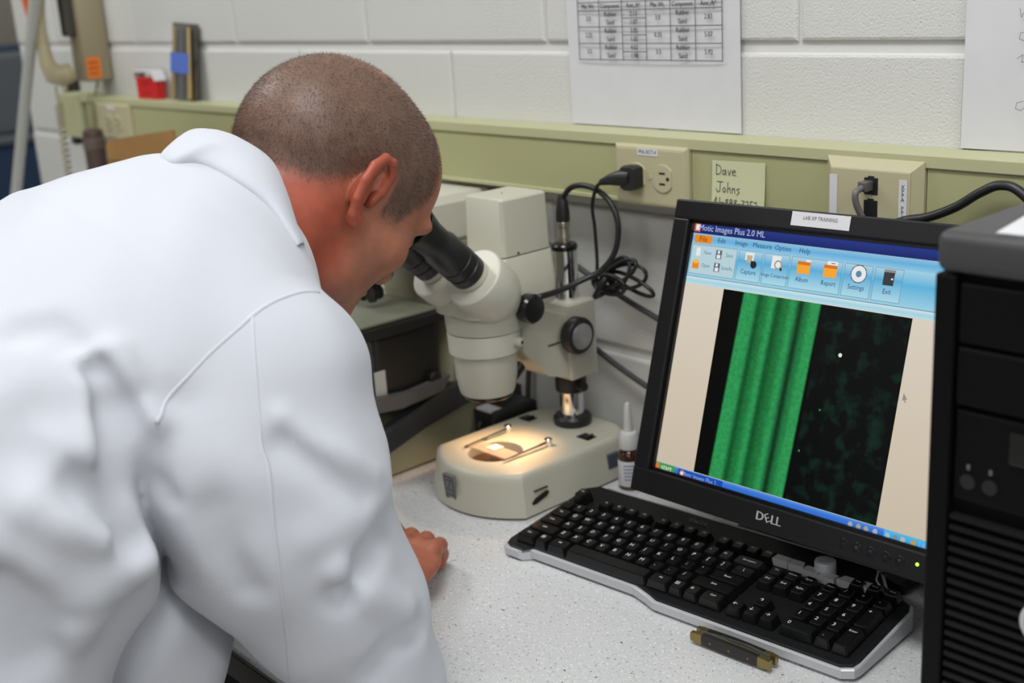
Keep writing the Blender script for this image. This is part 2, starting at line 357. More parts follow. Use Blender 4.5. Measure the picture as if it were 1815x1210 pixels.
# sticky note on the raceway cover
post = thing('sticky_note', 'pale yellow sticky note with a handwritten name and number on the raceway', 'note', (-.883, -RD, .36))
yn = -RD + .0020
MB().grid([[(-.9205 + .0755 * i / 4, yn - .0007 - .006 * (1 - k / 4) ** 2, .3600 + .0752 * k / 4 + .0015 * i / 4) for i in range(5)] for k in range(5)]).obj('note_sheet', mat('sticky_yellow', sR(196, 198, 160), .6), post, smooth='all')
S = [[(0, 0), (0, 1), (.5, .8), (.6, .4), (.4, .1), (0, 0)], [(1.1, .5), (.8, .45), (.75, .1), (1.0, .05), (1.1, .5), (1.2, 0)], [(1.4, .5), (1.55, 0), (1.75, .55)], [(1.9, .3), (2.3, .35), (2.2, .55), (1.95, .45), (1.95, .1), (2.35, .05)]]
J = [[(.1, 1), (.8, 1)], [(.5, 1), (.45, .1), (.15, 0), (0, .3)], [(1.0, .5), (.8, .3), (.95, 0), (1.2, .2), (1.0, .5)], [(1.4, 1), (1.4, 0)], [(1.4, .35), (1.65, .5), (1.75, 0)], [(1.95, .5), (1.95, 0)], [(1.95, .35), (2.2, .5), (2.3, 0)], [(2.8, .5), (2.5, .4), (2.8, .15), (2.5, -.15)]]
D = [[(.35, .1), (.35, 1), (0, .4), (.5, .4)], [(.8, .1), (.8, 1)], [(1.0, .5), (1.4, .5)], [(1.9, .9), (1.6, .75), (1.95, .25), (1.65, .1), (1.6, .35), (1.95, .75), (1.9, .9)], [(2.5, .6), (2.2, .55), (2.25, .9), (2.5, .85), (2.45, .1)], [(3.0, .9), (2.75, .75), (3.05, .25), (2.8, .1), (2.75, .35), (3.05, .75), (3.0, .9)], [(3.2, .5), (3.55, .5)], [(3.75, .9), (4.1, .85), (3.9, .5), (4.1, .25), (3.75, .1)], [(4.3, .8), (4.55, .9), (4.6, .6), (4.3, .1), (4.7, .1)], [(5.2, .9), (4.9, .9), (4.9, .55), (5.2, .45), (5.1, .1), (4.85, .1)], [(5.4, .8), (5.65, .9), (5.7, .6), (5.4, .1), (5.8, .1)]]
hw = MB(); fy = lambda cx, cz, s: (lambda x, y: (cx + x * s, yn - .0012 - .006 * max(0, (1 - (cz + y * s - .36) / .0752)) ** 2, cz + y * s))
stroke_text(hw, S, fy(-.9140, .4190, .0120), .036); stroke_text(hw, J, fy(-.9140, .3990, .0120), .036); stroke_text(hw, D, fy(-.9170, .3820, .0108), .045)
hw.obj('handwriting', ink, post, kind='stuff')
# ------------------------------------------------------------------ things at the far end of the wall
beige = mat('phone_beige', sR(150, 140, 112), .45); beige2 = mat('phone_beige_light', sR(168, 158, 128), .4)
ph = thing('wall_phone', 'beige wall telephone with hanging handset and coiled cord', 'telephone', (-2.6125, 0, .49))
MB().box((-2.6125, -.031, .605), (.066, .060, .23), .008).obj('body', beige, ph, smooth=True)
MB().box((-2.612, -.071, .645), (.03, .024, .12), .005).obj('cradle', mat('phone_dark', (.05, .045, .035), .5), ph)
gr = []
path = [(-2.612, -.080, .512, .020), (-2.612, -.100, .507, .023), (-2.612, -.118, .512, .022), (-2.612, -.128, .535, .015), (-2.612, -.131, .57, .0125), (-2.612, -.132, .60, .012), (-2.612, -.131, .63, .0125), (-2.612, -.127, .668, .015), (-2.612, -.115, .69, .021), (-2.612, -.098, .695, .022), (-2.612, -.080, .692, .020)]
hs = MB(); rings = []
for i, (x, y, z, r) in enumerate(path):
    a = Vector(path[max(0, i - 1)][:3]); b = Vector(path[min(len(path) - 1, i + 1)][:3]); T = (b - a).normalized(); e1 = Vector((1, 0, 0)); e2 = T.cross(e1).normalized()
    rings.append([Vector((x, y, z)) + e1 * math.cos(2 * math.pi * k / 16) * max(r, .018) + e2 * math.sin(2 * math.pi * k / 16) * r for k in range(16)])
hs.loft(rings).obj('handset', beige2, ph, smooth=True)
st = MB().bb((-2.5798, -.058, .497), (-2.5790, -.028, .540)).obj('sticker', mat('orange_sticker', sR(236, 120, 20), .5), ph, label='orange paper sticker')
lt = MB()
for k in range(3): lt.bb((-2.5790, -.054, .506 + k * .011), (-2.5787, -.034, .5085 + k * .011))
lt.obj('lettering', ink, st)
cc = MB(); pts = []
U_ = [(-2.612, -.118, .487), (-2.615, -.118, .40), (-2.62, -.118, .28), (-2.62, -.112, .14), (-2.60, -.10, .06), (-2.585, -.09, .10), (-2.585, -.08, .20), (-2.59, -.07, .32), (-2.60, -.05, .43), (-2.60, -.03, .492)]
n = 900
for i in range(n + 1):
    s = i / n * (len(U_) - 1); j = min(int(s), len(U_) - 2); t = s - j
    c = Vector(U_[j]).lerp(Vector(U_[j + 1]), t); rad = .0075 if .4 < s < 7.6 else .0012
    a = s * 2 * math.pi * 9.5; pts.append(c + Vector((math.cos(a) * rad, math.sin(a) * rad, 0)))
cc.tube(pts, .0022, n=5, sub=1).obj('coiled_cord', beige, ph, smooth='all')
rd = thing('matchbox', 'small red box with a white flap on top of the raceway', 'box', (-2.37, -.02, RT))
MB().bb((-2.415, -.032, RT + .0003), (-2.33, -.012, .500), .001).obj('box_body', mat('box_red', sR(196, 30, 34), .5), rd)
MB().prism([(-.048, .0), (-.04, .014), (.032, .015), (.047, -.004), (.046, -.006), (.031, .0125), (-.039, .0115), (-.046, -.001)], lambda u, v: (-2.372 + u, -.036, .500 + v), lambda u, v: (-2.372 + u, -.010, .500 + v)).obj('flap', sheet, rd)
lt = MB()
for z, a, b in ((.494, -2.385, -2.36), (.488, -2.39, -2.355), (.470, -2.39, -2.36)): lt.bb((a, -.0324, z - .001), (b, -.0321, z + .001))
lt.obj('lettering', mat('box_red_dark', sR(120, 14, 18), .5), rd)
bl = thing('tool_packet', 'tall clear packet of tools with a blue label standing on the raceway', 'packet', (-2.235, -.02, RT))
tilt = Matrix.Translation((-2.235, -.024, RT + .0004)) @ Matrix.Rotation(math.radians(-7), 4, 'X') @ Matrix.Rotation(math.radians(3), 4, 'Y')
MB().bb((-.049, 0, 0), (.049, .0022, .145), 0, M=tilt).obj('backing_card', mat('card_dark', sR(70, 68, 62), .5, var=.3, vscale=60), bl)
gold = mat('brass_tool', sR(190, 160, 90), .35, .7)
for dx, a in ((-.035, .05), (0, 0), (.034, -.06)):
    MB().tube([tilt @ Vector((dx + a * .0, -.006, .006)), tilt @ Vector((dx + a * .06, -.006, .07)), tilt @ Vector((dx + a * .14, -.006, .138))], [.0055, .0035], n=8).obj('tool', gold if dx else mat('tool_steel', (.10, .10, .10), .3, .6), bl, smooth=True)
MB().bb((-.034, -.0125, .052), (.036, -.011, .090), 0, M=tilt).obj('label', mat('label_blue', sR(36, 92, 190), .45), bl)
MB().bb((-.047, -.0140, .002), (.047, -.0132, .143), 0, M=tilt).obj('clear_cover', mat('clear_film', (.8, .8, .8), .12, alpha=.05), bl)
rod = MB().tube([(-3.015, -.15, .012), (-2.79, -.15, .34), (-2.40, -.15, .905)], .0118, n=16, sub=1); rod.obj('slanted_rod', mat('rod_grey', sR(172, 174, 168), .45), None, smooth=True)
rod = bpy.data.objects['slanted_rod']; tag(rebase(rod), 'pale grey round rod slanting up in front of the wall end', 'rod')
pen = thing('orange_pennant', 'small orange pennant hung on the wall beside the telephone', 'pennant', (-3.03, 0, .60))
MB().prism([(-.040, .11), (.035, .11), (.012, .0), (-.004, .0)], lambda u, v: (-2.985 + u, -.0035, .600 + v), lambda u, v: (-2.985 + u, -.0010, .600 + v)).obj('cloth', mat('pennant_orange', sR(206, 92, 40), .6), pen)
MB().cyl((-3.03, -.002, .712), (-2.945, -.002, .712), .003, n=10).obj('hanging_bar', sheet, pen)
tb = thing('brown_tube', 'dark brown round tube standing on the bench below the telephone', 'tube', (-2.505, -.10, 0))
MB().rev([(.0205, .0005), (.0215, .01), (.0205, .20), (.0215, .385), (.0195, .398), (.012, .402)], (-2.505, -.10, 0), n=24).obj('body', mat('tube_brown', sR(74, 60, 54), .35), tb, smooth=True)
MB().rev([(.0222, .36), (.0226, .364), (.0226, .38), (.0222, .384)], (-2.505, -.10, 0), n=24).obj('band', mat('tube_band', sR(96, 82, 76), .3), tb, smooth=True)
cardb = mat('cardboard', sR(150, 112, 62), .75, var=.12, vscale=14)
cb = thing('cardboard_box', 'open brown cardboard carton on the bench behind the man', 'box', (-2.03, -.13, 0))
CX0, CX1, CY0, CY1 = -2.215, -1.83, -.205, -.056
MB().bb((CX0, CY0, .0005), (CX1, CY0 + .004, .372)).obj('front_panel', cardb, cb); MB().bb((CX0, CY1 - .004, .0005), (CX1, CY1, .365)).obj('back_panel', cardb, cb)
for xx in (CX0, CX1 - .004): MB().bb((xx, CY0 + .004, .0005), (xx + .004, CY1 - .004, .365)).obj('side_panel', cardb, cb)
MB().prism([(CX0 + .004, .370), (CX0, .396), (CX0 + .012, .408), (CX1 - .11, .440), (CX1 - .11, .372)], lambda u, v: (u, CY0 + .000, v), lambda u, v: (u, CY0 + .0035, v)).obj('flap', cardb, cb)
MB().prism([(CX0 + .2, .365), (CX0 + .21, .425), (CX1, .440), (CX1, .365)], lambda u, v: (u, CY1 - .0035, v), lambda u, v: (u, CY1, v)).obj('flap', cardb, cb)
# alcove beyond the wall: blue cabinet, seen as a dark blur
cbn = thing('storage_cabinet', 'dark blue metal cabinet in the alcove beyond the wall end', 'cabinet', (-5.45, .55, FLOOR_Z))
navy = mat('cabinet_navy', sR(44, 66, 96), .45); slate = mat('cabinet_slate', sR(104, 110, 116), .45)
MB().bb((-5.85, -.35, FLOOR_Z), (-5.10, 1.45, .12), .01).obj('body', navy, cbn)
for k in range(3): MB().bb((-5.099, -.33 + k * .6, FLOOR_Z + .06), (-5.085, .25 + k * .6, .09), .003).obj('door', navy, cbn)
MB().bb((-5.87, -.36, .1205), (-5.08, 1.47, .145), .004).obj('cabinet_top', slate, cbn)
sb = thing('slate_case', 'grey blue equipment case on top of the dark blue cabinet', 'case', (-5.5, .5, .145))
MB().bb((-5.84, -.2, .146), (-5.2, 1.3, .47), .02).obj('case_body', slate, sb); MB().bb((-5.8, -.1, .4705), (-5.3, 1.2, .485), .006).obj('case_lid', navy, sb)
# ------------------------------------------------------------------ cables
rub = mat('cable_black', (.014, .014, .015), .38)
cd = thing('power_cable', 'thin black power cord hanging from the plug in the outlet', 'cable', (-1.08, -.05, .22))
px_, pz_ = -1.033, .409
MB().loft([[(px_ + sx * w, y, pz_ + dz + sz * h) for sx, sz in ((-1, -1), (-.5, -1.25), (.5, -1.25), (1, -1), (1, 1), (.5, 1.2), (-.5, 1.2), (-1, 1))] for y, w, h, dz in ((-.0585, .0125, .0120, 0), (-.070, .0125, .0125, 0), (-.074, .0115, .0115, -.001))]).obj('plug', rub, cd, smooth=40)
MB().loft([[Vector(c) + Vector((0, math.cos(a) * r, math.sin(a) * r * 1.15)) for a in [2 * math.pi * k / 12 for k in range(12)]] for c, r in (((px_ + .002, -.067, pz_), .0095), ((px_ - .014, -.071, pz_ - .001), .0090), ((px_ - .030, -.074, pz_ - .004), .0060), ((px_ - .043, -.076, pz_ - .008), .0035))]).obj('strain_relief', rub, cd, smooth=True)
MB().tube([(px_ - .040, -.0758, pz_ - .007), (-1.088, -.072, .392), (-1.106, -.062, .365), (-1.113, -.052, .335), (-1.118, -.045, .29), (-1.121, -.043, .258), (-1.108, -.040, .247), (-1.085, -.040, .250)], .0024, n=8).obj('cord', rub, cd, smooth='all')
bd = thing('cable_bundle', 'looped bundle of black cable hanging on the wall beside the microscope post', 'cable', (-1.08, -.04, .24))
def loop(c, a, b, th, y, k):
    q = []
    for i in range(21):
        t = 2 * math.pi * i / 20; u, v = a * math.cos(t), b * math.sin(t); q.append((c[0] + u * math.cos(th) - v * math.sin(th), y + .005 * math.sin(t + k), c[1] + u * math.sin(th) + v * math.cos(th)))
    return q
for i, (c, a, b, th, y) in enumerate((((-1.086, .274), .030, .017, .75, -.042), ((-1.080, .277), .034, .012, .55, -.047), ((-1.074, .272), .030, .016, .25, -.036), ((-1.068, .262), .036, .011, -.25, -.032), ((-1.092, .262), .032, .014, .1, -.052))):
    MB().tube(loop(c, a, b, th, y, i), .0027, n=8, sub=2).obj('loop', rub, bd, smooth='all')
MB().tube([(-1.112, -.058, .244), (-1.100, -.060, .258), (-1.094, -.050, .272), (-1.10, -.036, .258), (-1.112, -.040, .246), (-1.112, -.058, .244)], .0042, n=8, sub=4).obj('tie', rub, bd, smooth='all')
def cable(name, label, pts, r, m=rub):
    return tag(rebase(MB().tube(pts, r, n=10).obj(name, m, None, smooth='all')), label, 'cable')
cable('wall_cable', 'dark grey cable running down the wall from behind the microscope head to the monitor', [(-1.345, -.03, .02), (-1.352, -.02, .15), (-1.345, -.012, .27), (-1.32, -.011, .325), (-1.29, -.012, .318), (-1.25, -.015, .295), (-1.17, -.018, .262), (-1.10, -.018, .236), (-1.035, -.016, .214), (-.93, -.014, .180), (-.86, -.018, .15)], .0040, mat('cable_grey', (.05, .05, .052), .4))
cable('wall_cable', 'dark grey cable low on the wall between focus knob and monitor', [(-1.30, -.022, .004), (-1.298, -.014, .10), (-1.28, -.011, .175), (-1.24, -.012, .185), (-1.17, -.016, .160), (-1.11, -.018, .136), (-1.045, -.018, .114), (-.96, -.016, .09), (-.90, -.018, .075)], .0042, mat('cable_grey', (.05, .05, .052), .4))
nc = thing('network_cable', 'grey network cable plugged into the black jack behind the monitor', 'cable', (-.70, -.07, .36))
MB().box((-.7045, -.0684, .4255), (.0105, .0135, .0105), .0012).obj('plug', mat('plug_grey', (.10, .09, .09), .3), nc)
MB().tube([(-.7045, -.0745, .425), (-.7060, -.084, .4205), (-.7050, -.083, .408), (-.7000, -.076, .390), (-.6950, -.068, .368), (-.690, -.052, .33), (-.69, -.03, .25)], .0034, n=8).obj('cord', mat('cable_lightgrey', (.13, .125, .125), .4), nc, smooth='all')
cable('monitor_cable', 'thick black cable arching above the monitor toward the computer tower', [(-.71, -.045, .345), (-.690, -.058, .378), (-.664, -.062, .392), (-.636, -.062, .399), (-.607, -.062, .412), (-.583, -.062, .428), (-.562, -.062, .437), (-.540, -.062, .430), (-.50, -.06, .39), (-.46, -.03, .31)], .0048)
# ------------------------------------------------------------------ monitor
blk1 = mat('bezel_black', (.008, .008, .009), .4, spec=.3); blk2 = mat('bezel_black_gloss', (.005, .005, .006), .25, spec=.35)
silver = mat('silver_plastic', sR(190, 191, 194), .35, .2); chrome = mat('chrome', (.78, .78, .78), .10, 1.0)
ma = math.radians(1.0)
Um = Vector((math.cos(ma), 0, math.sin(ma))); Vm = Vector((-.954 * math.sin(ma), .299, .954)).normalized(); Vm = (Vm - Um * Vm.dot(Um)).normalized(); Nm = Um.cross(Vm)
SW, SH = .3675, .294; KS = .97; SBL = Vector((-.8856, -.2048, .1075))
def sp(u, v, w=0.0): return SBL + (Um * u + Vm * v + Nm * w) * KS        # metres on the screen plane
def sf(u, v, w=0.0): return sp(u * SW, (1 - v) * SH, w)            # screen fractions, v from the top
mon = thing('monitor', 'black flat screen monitor showing a green microscope image', 'monitor', (-.73, -.12, 0))
def bar(u0, v0, u1, v1, w0=-.030, w1=.010, bev=.002):
    M = Matrix.Translation(SBL) @ Matrix((Um, Vm, Nm)).transposed().to_4x4() @ Matrix.Scale(KS, 4)
    return MB().bb((u0, v0, w0), (u1, v1, w1), bev, 2, M)
ML, MR, MT, MBt = -.0225, SW + .0225, SH + .0225, -.0290
bz = bar(ML, SH, MR, MT); fr = bz.obj('bezel', blk1, mon)
b2 = bar(ML, -.0005, 0, SH + .0005); b2.obj('bezel', blk1, mon); b3 = bar(SW, -.0005, MR, SH + .0005); b3.obj('bezel', blk1, mon)
b4 = bar(ML, MBt, MR, 0); bot = b4.obj('bezel', blk1, mon)
inn = MB()
for (a, b, c, d) in ((-.001, SH - .0035, SW + .001, SH + .0005), (-.001, -.0005, SW + .001, .0035), (-.001, 0, .0035, SH), (SW - .0035, 0, SW + .001, SH)):
    M = Matrix.Translation(SBL) @ Matrix((Um, Vm, Nm)).transposed().to_4x4() @ Matrix.Scale(KS, 4); inn.bb((a, b, .001), (c, d, .0055), 0, 2, M)
inn.obj('inner_lip', blk2, mon)
M = Matrix.Translation(SBL) @ Matrix((Um, Vm, Nm)).transposed().to_4x4() @ Matrix.Scale(KS, 4)
MB().bb((ML + .012, MBt + .012, -.044), (MR - .012, MT - .016, -.0305), .010, 3, M).obj('back_shell', blk1, mon)
MB().bb((-.78, -.112, .004), (-.66, -.084, .225), .006).bb((-.76, -.150, .165), (-.68, -.100, .220), .006).obj('stand_column', blk1, mon)
MB().bb((-.850, -.112, .0005), (-.620, -.012, .0135), .006, 3).obj('stand_base', blk2, mon)
lcd = MB().bb((0, 0, -.006), (SW, SH, -.0006), 0, 2, M).obj('screen', mat('lcd_dark', (.01, .01, .012), .25), mon)
# everything shown on the screen: flat lit print on the panel
SCR = .92
def em(name, c, s=1.0): return mat('lit_' + name, (.002, .002, .002), .35, spec=.12, emit=sR(*c), estr=SCR * s)
ZL = [0.0]
def srect(name, m, u0, v0, u1, v1, parent=None, w=.0):
    ZL[0] += .000002
    return MB().add([sf(u0, v0, w + ZL[0]), sf(u0, v1, w + ZL[0]), sf(u1, v1, w + ZL[0]), sf(u1, v0, w + ZL[0])], [(0, 1, 2, 3)]).obj(name, m, parent or lcd)
def stext(s, size, u, v, m, sx=.9, bold=0):
    ZL[0] += .000002; w = ZL[0] + .00003
    c = lambda x, y: sp(u * SW + x, (1 - v) * SH + y, w)
    return put_text(MB(), s, size, c, sx, bold)
def grad_mat(name, stops, v0, v1):
    m = bpy.data.materials.new('lit_' + name); m.use_nodes = True; nt = m.node_tree; b = nt.nodes['Principled BSDF']; b.inputs['Base Color'].default_value = (.002, .002, .002, 1); b.inputs['Roughness'].default_value = .35; b.inputs['Specular IOR Level'].default_value = .12
    g = nt.nodes.new('ShaderNodeNewGeometry'); d = nt.nodes.new('ShaderNodeVectorMath'); d.operation = 'DOT_PRODUCT'; d.inputs[1].default_value = Vm
    mr = nt.nodes.new('ShaderNodeMapRange'); k = Vm.dot(SBL); mr.inputs['From Min'].default_value = k + (1 - v0) * SH * KS; mr.inputs['From Max'].default_value = k + (1 - v1) * SH * KS
    r = nt.nodes.new('ShaderNodeValToRGB')
    while len(r.color_ramp.elements) < len(stops): r.color_ramp.elements.new(.5)
    for e, (p, c) in zip(r.color_ramp.elements, stops): e.position = p; e.color = (*sR(*c), 1)
    L = nt.links.new; L(g.outputs['Position'], d.inputs[0]); L(d.outputs['Value'], mr.inputs['Value']); L(mr.outputs['Result'], r.inputs['Fac']); L(r.outputs['Color'], b.inputs['Emission Color']); b.inputs['Emission Strength'].default_value = SCR
    return m
VT = .246          # top of the picture area
srect('workspace', grad_mat('workspace', [(0, (222, 212, 196)), (.5, (214, 201, 182)), (1, (206, 192, 172))], VT, .965), 0, VT, 1, .965)
srect('title_bar', grad_mat('title', [(0, (150, 180, 220)), (.2, (40, 60, 140)), (1, (24, 34, 104))], 0, .048), 0, 0, 1, .048)
srect('menu_strip', grad_mat('menu', [(0, (148, 196, 220)), (.45, (104, 178, 226)), (1, (150, 206, 232))], .048, .092), 0, .048, 1, .092)
rib = srect('ribbon', grad_mat('ribbon', [(0, (166, 212, 232)), (.4, (96, 182, 224)), (1, (158, 212, 232))], .09, .217), 0, .090, 1, .217)
srect('ribbon_edge', em('ribbon_edge', (96, 130, 150)), 0, .2155, 1, .2180)
srect('ribbon_foot', grad_mat('foot', [(0, (214, 234, 240)), (.5, (168, 216, 232)), (1, (190, 224, 232))], .218, VT), 0, .218, 1, VT)
grp = grad_mat('group', [(0, (176, 214, 232)), (.35, (92, 176, 220)), (1, (176, 222, 236))], .093, .205)
edge = em('group_edge', (120, 150, 170)); pale = em('pale', (186, 214, 222))
for a, b in ((.012, .186), (.196, .282), (.292, .378), (.388, .558), (.568, .655), (.665, .750)):
    srect('tool_group', edge, a - .0015, .091, b + .0015, .207); srect('tool_group', grp if a > .1 else pale, a, .093, b, .205)
ikt = em('text_navy', (24, 60, 110)); ikg = em('text_grey', (96, 120, 136)); wh = em('white', (236, 238, 240)); org = em('orange', (240, 140, 30)); gr_ = em('icon_grey', (90, 96, 104)); bk = em('icon_black', (40, 42, 46)); yel = em('yellow', (246, 190, 70))
srect('title_icon', em('icon_red', (214, 96, 70)), .008, .006, .032, .042); srect('title_icon', wh, .014, .014, .027, .036)
tt = stext('Motic Images Plus 2.0 ML', .0098, .152, .026, wh, .92); tt.obj('title_text', em('title_text', (190, 200, 222)), lcd)
srect('file_button', org, .016, .054, .084, .084); stext('File', .0095, .05, .069, bk).obj('menu_text', em('file_text', (120, 50, 10)), lcd)
for s, u in (('Edit', .122), ('Image', .197), ('Measure', .275), ('Option', .350), ('Help', .426)): stext(s, .0078, u, .068, ikt, .95).obj('menu_text', ikt, lcd)
for s, u, v in (('New', .075, .120), ('Save', .160, .120), ('Open', .075, .170), ('SaveAs', .158, .170)): stext(s, .0062, u, v, ikg).obj('tool_text', ikg, lcd)
srect('file_icon', wh, .030, .103, .046, .136); srect('file_icon', org, .022, .160, .048, .186); srect('file_icon', yel, .027, .150, .044, .166)
for v in (.122, .172):
    srect('disk_icon', gr_, .108, v - .018, .130, v + .016); srect('disk_icon', wh, .112, v + .0, .126, v + .014); srect('disk_icon', wh, .114, v - .016, .122, v - .004)
for s, u in (('Capture', .239), ('Image Comparison', .336), ('Album', .431), ('Report', .521), ('Settings', .612), ('Exit', .709)): stext(s, .0056 if len(s) > 9 else .0074, u, .172, ikt, .85).obj('tool_text', ikt, lcd)
def sdisc(name, m, u, v, r, r2=0, n=20, su=1.0):
    ZL[0] += .000002; cx, cy = u * SW, (1 - v) * SH; vs = [sp(cx + r * su * math.cos(2 * math.pi * i / n), cy + r * math.sin(2 * math.pi * i / n), ZL[0]) for i in range(n)]
    return MB().add(vs, [tuple(range(n))]).obj(name, m, lcd)
srect('capture_icon', wh, .220, .098, .252, .128); srect('capture_icon', em('icon_tan', (196, 176, 150)), .226, .108, .246, .136); sdisc('capture_icon', bk, .254, .142, .0042); srect('capture_icon', bk, .243, .128, .256, .140)
srect('compare_icon', wh, .318, .098, .350, .145); sdisc('compare_icon', em('icon_lens', (170, 160, 140)), .342, .130, .0052); sdisc('compare_icon', wh, .342, .130, .0034); srect('compare_icon', bk, .350, .140, .357, .151)
for u, top in ((.431, False), (.521, True)):
    if top: srect('folder_icon', wh, u - .012, .092, u + .022, .125); srect('folder_icon', gr_, u + .0, .098, u + .014, .101)
    else: srect('folder_icon', wh, u + .006, .098, u + .022, .115)
    srect('folder_icon', em('folder_dark', (220, 120, 20)), u - .022, .106, u + .022, .150); srect('folder_icon', em('folder', (250, 170, 50)), u - .022, .118, u + .022, .150)
sdisc('gear_icon', gr_, .614, .124, .0098, n=10); sdisc('gear_icon', wh, .614, .124, .0086, n=16); sdisc('gear_icon', em('gear_blue', (90, 140, 170)), .614, .124, .0034)
srect('exit_icon', em('door_top', (150, 140, 136)), .692, .096, .727, .108); srect('exit_icon', em('door', (58, 60, 64)), .692, .105, .725, .150); srect('exit_icon', wh, .716, .124, .722, .130)
# the picture: black ground, green ribbed fibre strip, specks
def pic_mat():
    m = bpy.data.materials.new('lit_fibre_picture'); m.use_nodes = True; nt = m.node_tree; b = nt.nodes['Principled BSDF']; b.inputs['Base Color'].default_value = (.002, .002, .002, 1); b.inputs['Roughness'].default_value = .35; b.inputs['Specular IOR Level'].default_value = .12; L = nt.links.new
    g = nt.nodes.new('ShaderNodeNewGeometry')
    def dot(vec, a, c):
        d = nt.nodes.new('ShaderNodeVectorMath'); d.operation = 'DOT_PRODUCT'; d.inputs[1].default_value = vec; L(g.outputs['Position'], d.inputs[0])
        r = nt.nodes.new('ShaderNodeMapRange'); r.clamp = False; r.inputs['From Min'].default_value = a; r.inputs['From Max'].default_value = c; L(d.outputs['Value'], r.inputs['Value']); return r.outputs['Result']
    u = dot(Um, Um.dot(SBL), Um.dot(SBL) + SW * KS); v = dot(Vm, Vm.dot(SBL) + SH * KS, Vm.dot(SBL))      # screen fractions
    sh = nt.nodes.new('ShaderNodeMath'); sh.operation = 'MULTIPLY_ADD'; sh.inputs[1].default_value = .026; L(v, sh.inputs[0]); L(u, sh.inputs[2])
    r = nt.nodes.new('ShaderNodeValToRGB'); cr = r.color_ramp; cr.interpolation = 'EASE'
    dk, md, lt, bl = sR(14, 84, 40), sR(30, 116, 60), sR(46, 152, 84), sR(2, 4, 3)
    st = [(.2405, bl), (.248, lt), (.285, lt), (.305, dk), (.325, md), (.352, lt), (.372, dk), (.40, md), (.425, lt), (.452, sR(10, 50, 26)), (.470, md), (.492, lt), (.512, lt), (.520, bl)]
    while len(cr.elements) < len(st): cr.elements.new(.5)
    for e, (p, c) in zip(cr.elements, st): e.position = p; e.color = (*c, 1)
    L(sh.outputs[0], r.inputs['Fac'])
    n = nt.nodes.new('ShaderNodeTexNoise'); n.inputs['Scale'].default_value = 260; n.inputs['Detail'].default_value = 3; L(g.outputs['Position'], n.inputs['Vector'])
    rn = nt.nodes.new('ShaderNodeMapRange'); rn.inputs['From Min'].default_value = .3; rn.inputs['From Max'].default_value = .7; rn.inputs['To Min'].default_value = .8; rn.inputs['To Max'].default_value = 1.15; L(n.outputs['Fac'], rn.inputs['Value'])
    mx = nt.nodes.new('ShaderNodeMixRGB'); mx.blend_type = 'MULTIPLY'; mx.inputs[0].default_value = 1; L(r.outputs['Color'], mx.inputs[1]); L(rn.outputs['Result'], mx.inputs[2])
    n2 = nt.nodes.new('ShaderNodeTexNoise'); n2.inputs['Scale'].default_value = 62; n2.inputs['Detail'].default_value = 4; L(g.outputs['Position'], n2.inputs['Vector'])
    r2 = nt.nodes.new('ShaderNodeValToRGB'); r2.color_ramp.elements[0].position = .5; r2.color_ramp.elements[1].position = .8; r2.color_ramp.elements[0].color = (0, 0, 0, 1); r2.color_ramp.elements[1].color = (*sR(14, 48, 36), 1); L(n2.outputs['Fac'], r2.inputs['Fac'])
    ms = nt.nodes.new('ShaderNodeMath'); ms.operation = 'GREATER_THAN'; ms.inputs[1].default_value = .53; L(sh.outputs[0], ms.inputs[0])
    a2 = nt.nodes.new('ShaderNodeMixRGB'); a2.blend_type = 'ADD'; L(ms.outputs[0], a2.inputs[0]); L(mx.outputs[0], a2.inputs[1]); L(r2.outputs['Color'], a2.inputs[2])
    L(a2.outputs[0], b.inputs['Emission Color']); b.inputs['Emission Strength'].default_value = SCR
    return m
srect('fibre_picture', pic_mat(), .160, VT + .002, .800, .963)
sdisc('speck', em('speck', (220, 240, 225)), .600, .415, .0022); sdisc('speck', em('speck2', (60, 130, 90)), .565, .62, .0012); sdisc('speck', em('speck2', (60, 130, 90)), .52, .78, .0013)
ZL[0] += .000002
MB().add([sp(.812 * SW + x, (1 - .50) * SH + y, ZL[0]) for x, y in ((0, 0), (.0052, -.006), (.003, -.0062), (.0042, -.0092), (.0030, -.0096), (.0018, -.0068), (0, -.0082))], [tuple(range(7))]).obj('pointer', em('pointer', (150, 146, 138)), lcd)
srect('task_bar', grad_mat('task', [(0, (92, 154, 236)), (.3, (60, 122, 216)), (1, (44, 102, 200))], .965, 1.0), 0, .965, 1, 1)
srect('start_button', em('start', (76, 158, 68)), 0, .966, .086, .9995); sdisc('start_icon', em('flag', (222, 120, 60)), .013, .981, .0036); stext('start', .0095, .052, .981, wh).obj('task_text', wh, lcd)
srect('task_button', em('taskb', (28, 80, 180)), .100, .968, .275, .998); sdisc('task_icon', em('flag', (222, 120, 60)), .116, .983, .0036); sdisc('task_icon', wh, .116, .983, .002); stext('Motic Images Plus 2...', .0072, .190, .983, wh, .85).obj('task_text', em('task_text', (150, 180, 230)), lcd)
srect('tray', grad_mat('tray', [(0, (90, 190, 236)), (1, (40, 150, 220))], .965, 1), .826, .965, 1, 1)
for u, c in ((.722, (190, 200, 220)), (.748, (200, 190, 170)), (.772, (190, 190, 190)), (.800, (200, 210, 230)), (.838, (190, 230, 236)), (.862, (150, 170, 180)), (.884, (210, 220, 220)), (.915, (226, 190, 90))): sdisc('tray_icon', em('tray_%d_%d_%d' % c, tuple(int(k * .85) for k in c)), u, .983, .0028, n=10)
stext('1:45 PM', .0075, .958, .983, wh).obj('task_text', em('task_text', (150, 180, 230)), lcd)
